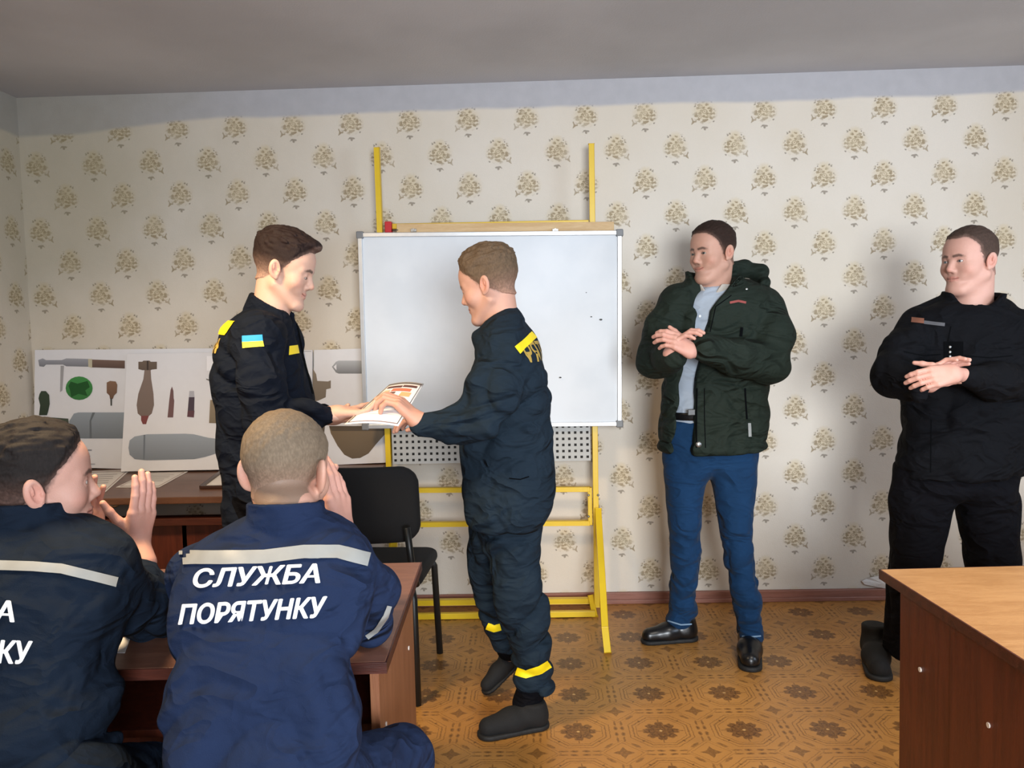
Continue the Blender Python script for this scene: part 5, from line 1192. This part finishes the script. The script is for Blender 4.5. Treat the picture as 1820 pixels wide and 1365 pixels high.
def ptext(s, x0, y0, x1, y1, hpx, Yp, **kw):
    """baseline from (x0,y0) to (x1,y1) in photo px, cap height hpx"""
    cu = bpy.data.curves.new('t', 'FONT'); cu.body = s; cu.size = 1; cu.space_character = kw.get('spacing', 1); cu.shear = kw.get('shear', 0); cu.offset = kw.get('bold', .03)
    ob = bpy.data.objects.new('t', cu); COL.objects.link(ob); bpy.context.view_layer.update()
    me = bpy.data.meshes.new_from_object(ob.evaluated_get(bpy.context.evaluated_depsgraph_get())); bpy.data.objects.remove(ob)
    bm = bmesh.new(); bm.from_mesh(me); bpy.data.meshes.remove(me)
    xs_ = [v.co.x for v in bm.verts]; ys_ = [v.co.y for v in bm.verts]; w_, h_ = max(xs_), kw.get('cap', .73)
    xm = min(xs_); a_, b_ = at(x0, y0, Yp), at(x1, y1, Yp); u = b_-a_; L = np.linalg.norm(u); hh = hpx/F_*Yp
    for v in bm.verts: v.co.x = (v.co.x-xm)/(w_-xm)*L; v.co.y = v.co.y/h_*hh; v.co.z = 0
    cut(bm, .012); U = u/L; Vd = nrm(at(x0, y0-100, Yp)-a_); tm = bpy.data.meshes.new('tmp'); bm.to_mesh(tm); bm.free(); w = kw.get('heavy', .0012)
    out = bmesh.new()
    for i, (dx, dy) in enumerate(((0, 0), (w, 0), (-w, 0), (0, w*.6), (0, -w*.6))):
        b2 = bmesh.new(); b2.from_mesh(tm); o_ = project(b2, lambda p, q_: a_+U*(p+dx)+Vd*(q_+dy), kw['bvh'], .0030+.0002*i, 'tmp', kw['mat'], None)
        out.from_mesh(o_.data); m_ = o_.data; bpy.data.objects.remove(o_); bpy.data.meshes.remove(m_)
    bpy.data.meshes.remove(tm); me = bpy.data.meshes.new(kw['name']); out.to_mesh(me); out.free(); return link(kw['name'], me, kw['mat'], kw['parent'])
M_let = plain('white_heat_press_lettering', (232, 234, 238), .6, var=.05, scale=200)
kw = dict(shear=.22, bold=.012, bvh=[bv], name='back_lettering', mat=M_let, parent=p5)
ptext('СЛУЖБА', 346, 1045, 568, 1036, 33, 1.42, **kw); ptext('ПОРЯТУНКУ', 320, 1110, 580, 1096, 36, 1.38, **kw)

# ======== seated man on the left ========
p6 = empty('person', at(60, 1365, 1.4)*A(1, 1, 0), 'seated man with dark hair clapping, profile turned right, at the left edge', 'person')
ye = math.radians(58); hd = at(73, 864, 1.62); nk = at(52, 930, 1.60)
f6 = (math.sin(ye), math.cos(ye), .02)
H6 = dict(hair=(34, 30, 29), skin=SK4, top=.012, side=.006, fade=.4, eye=.8, stubble=.2, jaw=1.02, neck=.053, fat=.004, shade=.8, ear=.4, gaze=nrm((0, 1, 0)))
hp = person_head(hd, f6, H6, p6, nk, scale=1.02, res=.0019)
sh = at(205, 1030, 1.60); el = at(268, 1100, 1.80); wr = at(250, 985, 1.92)
sh2 = at(-80, 1010, 1.60); el2 = at(20, 1085, 1.86); wr2 = at(150, 975, 2.0)
h1 = hand_part(SK4, res=.0019, wrist=at(243, 962, 1.93), d=(.25, .0, 1), n=(-.93, .35, .1), thumb_sign=1, curls=[(.05, .15, .1), (.08, .15, .1), (.1, .15, .1), (.12, .2, .1)], thumb=(.3, .1, .1), arm_to=at(258, 1000, 1.9), scale=1.0)
h2 = hand_part(SK4, res=.0019, wrist=at(165, 968, 2.0), d=(-.08, .0, 1), n=(.8, -.3, .1), thumb_sign=-1, curls=[(.1, .2, .1), (.12, .2, .1), (.15, .2, .1), (.2, .25, .2)], thumb=(.3, .1, .1), arm_to=at(150, 1000, 1.98), scale=1.05)
hip = at(50, 1365, 1.42); hip[2] = .56; kR = at(262, 1385, 1.62); kL_ = at(-120, 1400, 1.62); hR = at(130, 1420, 1.36); hL_ = at(-60, 1420, 1.36)
aR_, aL_ = A(kR[0], kR[1]+.05, .08), A(kL_[0], kL_[1]+.05, .08)
cp = core([[(*nk, .05), (*mv(nk, 0, 0, -.1), .05), (*at(40, 1150, 1.50), .055), (*hip, .055)], [(*mv(nk, 0, 0, -.08), .05), (*sh, .035), (*el, .03), (*wr, .024)], [(*mv(nk, 0, 0, -.08), .05), (*sh2, .035), (*el2, .03), (*wr2, .024)],
           [(*hip, .055), (*hR, .05), (*kR, .04), (*aR_, .03)], [(*hip, .055), (*hL_, .05), (*kL_, .045), (*aL_, .03)]], SK4)
body_mesh(p6, [hp, h1, h2, cp])
R6 = rows_px([(900, -5, 95, 1.60, .05), (918, -60, 140, 1.60, .08), (940, -105, 190, 1.59, .10), (970, -140, 225, 1.57, .12), (1010, -155, 238, 1.55, .125), (1080, -150, 226, 1.52, .13), (1150, -145, 205, 1.48, .13), (1220, -140, 196, 1.44, .13), (1300, -135, 190, 1.40, .13), (1400, -130, 190, 1.37, .14), (1480, -130, 190, 1.35, .14)])
def jk6(P):
    d = loft(P, R6, 2.5)
    a1 = chain(P, [(*mv(sh, -.02, 0, -.01), .075), (*mv((sh+el)/2, 0, 0, 0), .068), (*el, .060), (*((el+wr)/2), .052), (*mv(wr, 0, 0, -.005), .042)], .03)
    a2 = chain(P, [(*mv(sh2, 0, 0, -.02), .07), (*el2, .058), (*((el2+wr2)/2), .05), (*wr2, .043)], .03)
    d = smin(d, a1, .025); d = smin(d, a2, .03)
    d = smax(d, -cap(P, mv(nk, 0, .01, .0), mv(nk, 0, .03, .12), .062, .070), .006)
    return smin(d+folds(P, .024, 11, 24, .45, .5)*(.55+.5*sstep(.95, .7, P[:, 2])), collar(P, at(50, 930, 1.60), (0, .12, 1), (.3, 1, 0), .08, .08, .045, .006, .04, .5), .010)
j6 = garment('jacket', jk6, (hd[0]-.42, 1.13, .48), (hd[0]+.42, 2.1, 1.12), .0055, M_blue2, p6)
def tr6(P):
    d = smin(chain(P, [(*mv(hip, .05, 0, -.03), .12), (*hR, .10), (*kR, .07), (*aR_, .06)], .03), chain(P, [(*mv(hip, -.05, 0, -.03), .12), (*hL_, .10), (*kL_, .07), (*aL_, .06)], .03), .03); return d+folds(P, .008, 12, 15)
garment('trousers', tr6, (hd[0]-.45, 1.1, .03), (hd[0]+.5, 1.85, .75), .007, M_blue2, p6)
for k_ in (aR_, aL_): shoe(p6, mv(k_, 0, -.08, 0)*A(1, 1, 0), mv(k_, 0, .20, 0)*A(1, 1, 0), M_shoe2, M_sole)
bv = bvh_of(j6)
strip('reflective_stripe', [(-90, 1004), (0, 1006), (60, 1008), (110, 1012), (160, 1024), (206, 1036)], 17, 1.45, [bv], M_stripe_g, p6, .004)
kw = dict(shear=.2, bold=.012, bvh=[bv], name='back_lettering', mat=M_let, parent=p6)
ptext('СЛУЖБА', -190, 1098, 26, 1105, 38, 1.42, **kw); ptext('ПОРЯТУНКУ', -215, 1170, 58, 1180, 42, 1.38, **kw)
# stools under the two seated men (below the picture, but they carry the men)
M_stool = wood('varnished_stool_wood', (142, 96, 58), (120, 78, 46), .4)
def stool(x, y, label):
    r = empty('wooden_stool', (x, y, 0), label, 'stool', None)
    MB().box((x-.17, y-.17, .405), (x+.17, y+.17, .435), .008).build('seat', M_stool, r)
    for sx in (-1, 1):
        for sy in (-1, 1): MB().bar((x+sx*.155, y+sy*.155, 0), (x+sx*.135, y+sy*.135, .406), .032, .032, .003).build('leg', M_stool, r)
stool(float(at(475, 1365, 1.4)[0]), 1.38, 'wooden stool carrying the centre seated man with fair hair')
stool(float(at(50, 1365, 1.42)[0]), 1.40, 'wooden stool carrying the dark-haired seated man at left')
print('people', time.time()-T0)
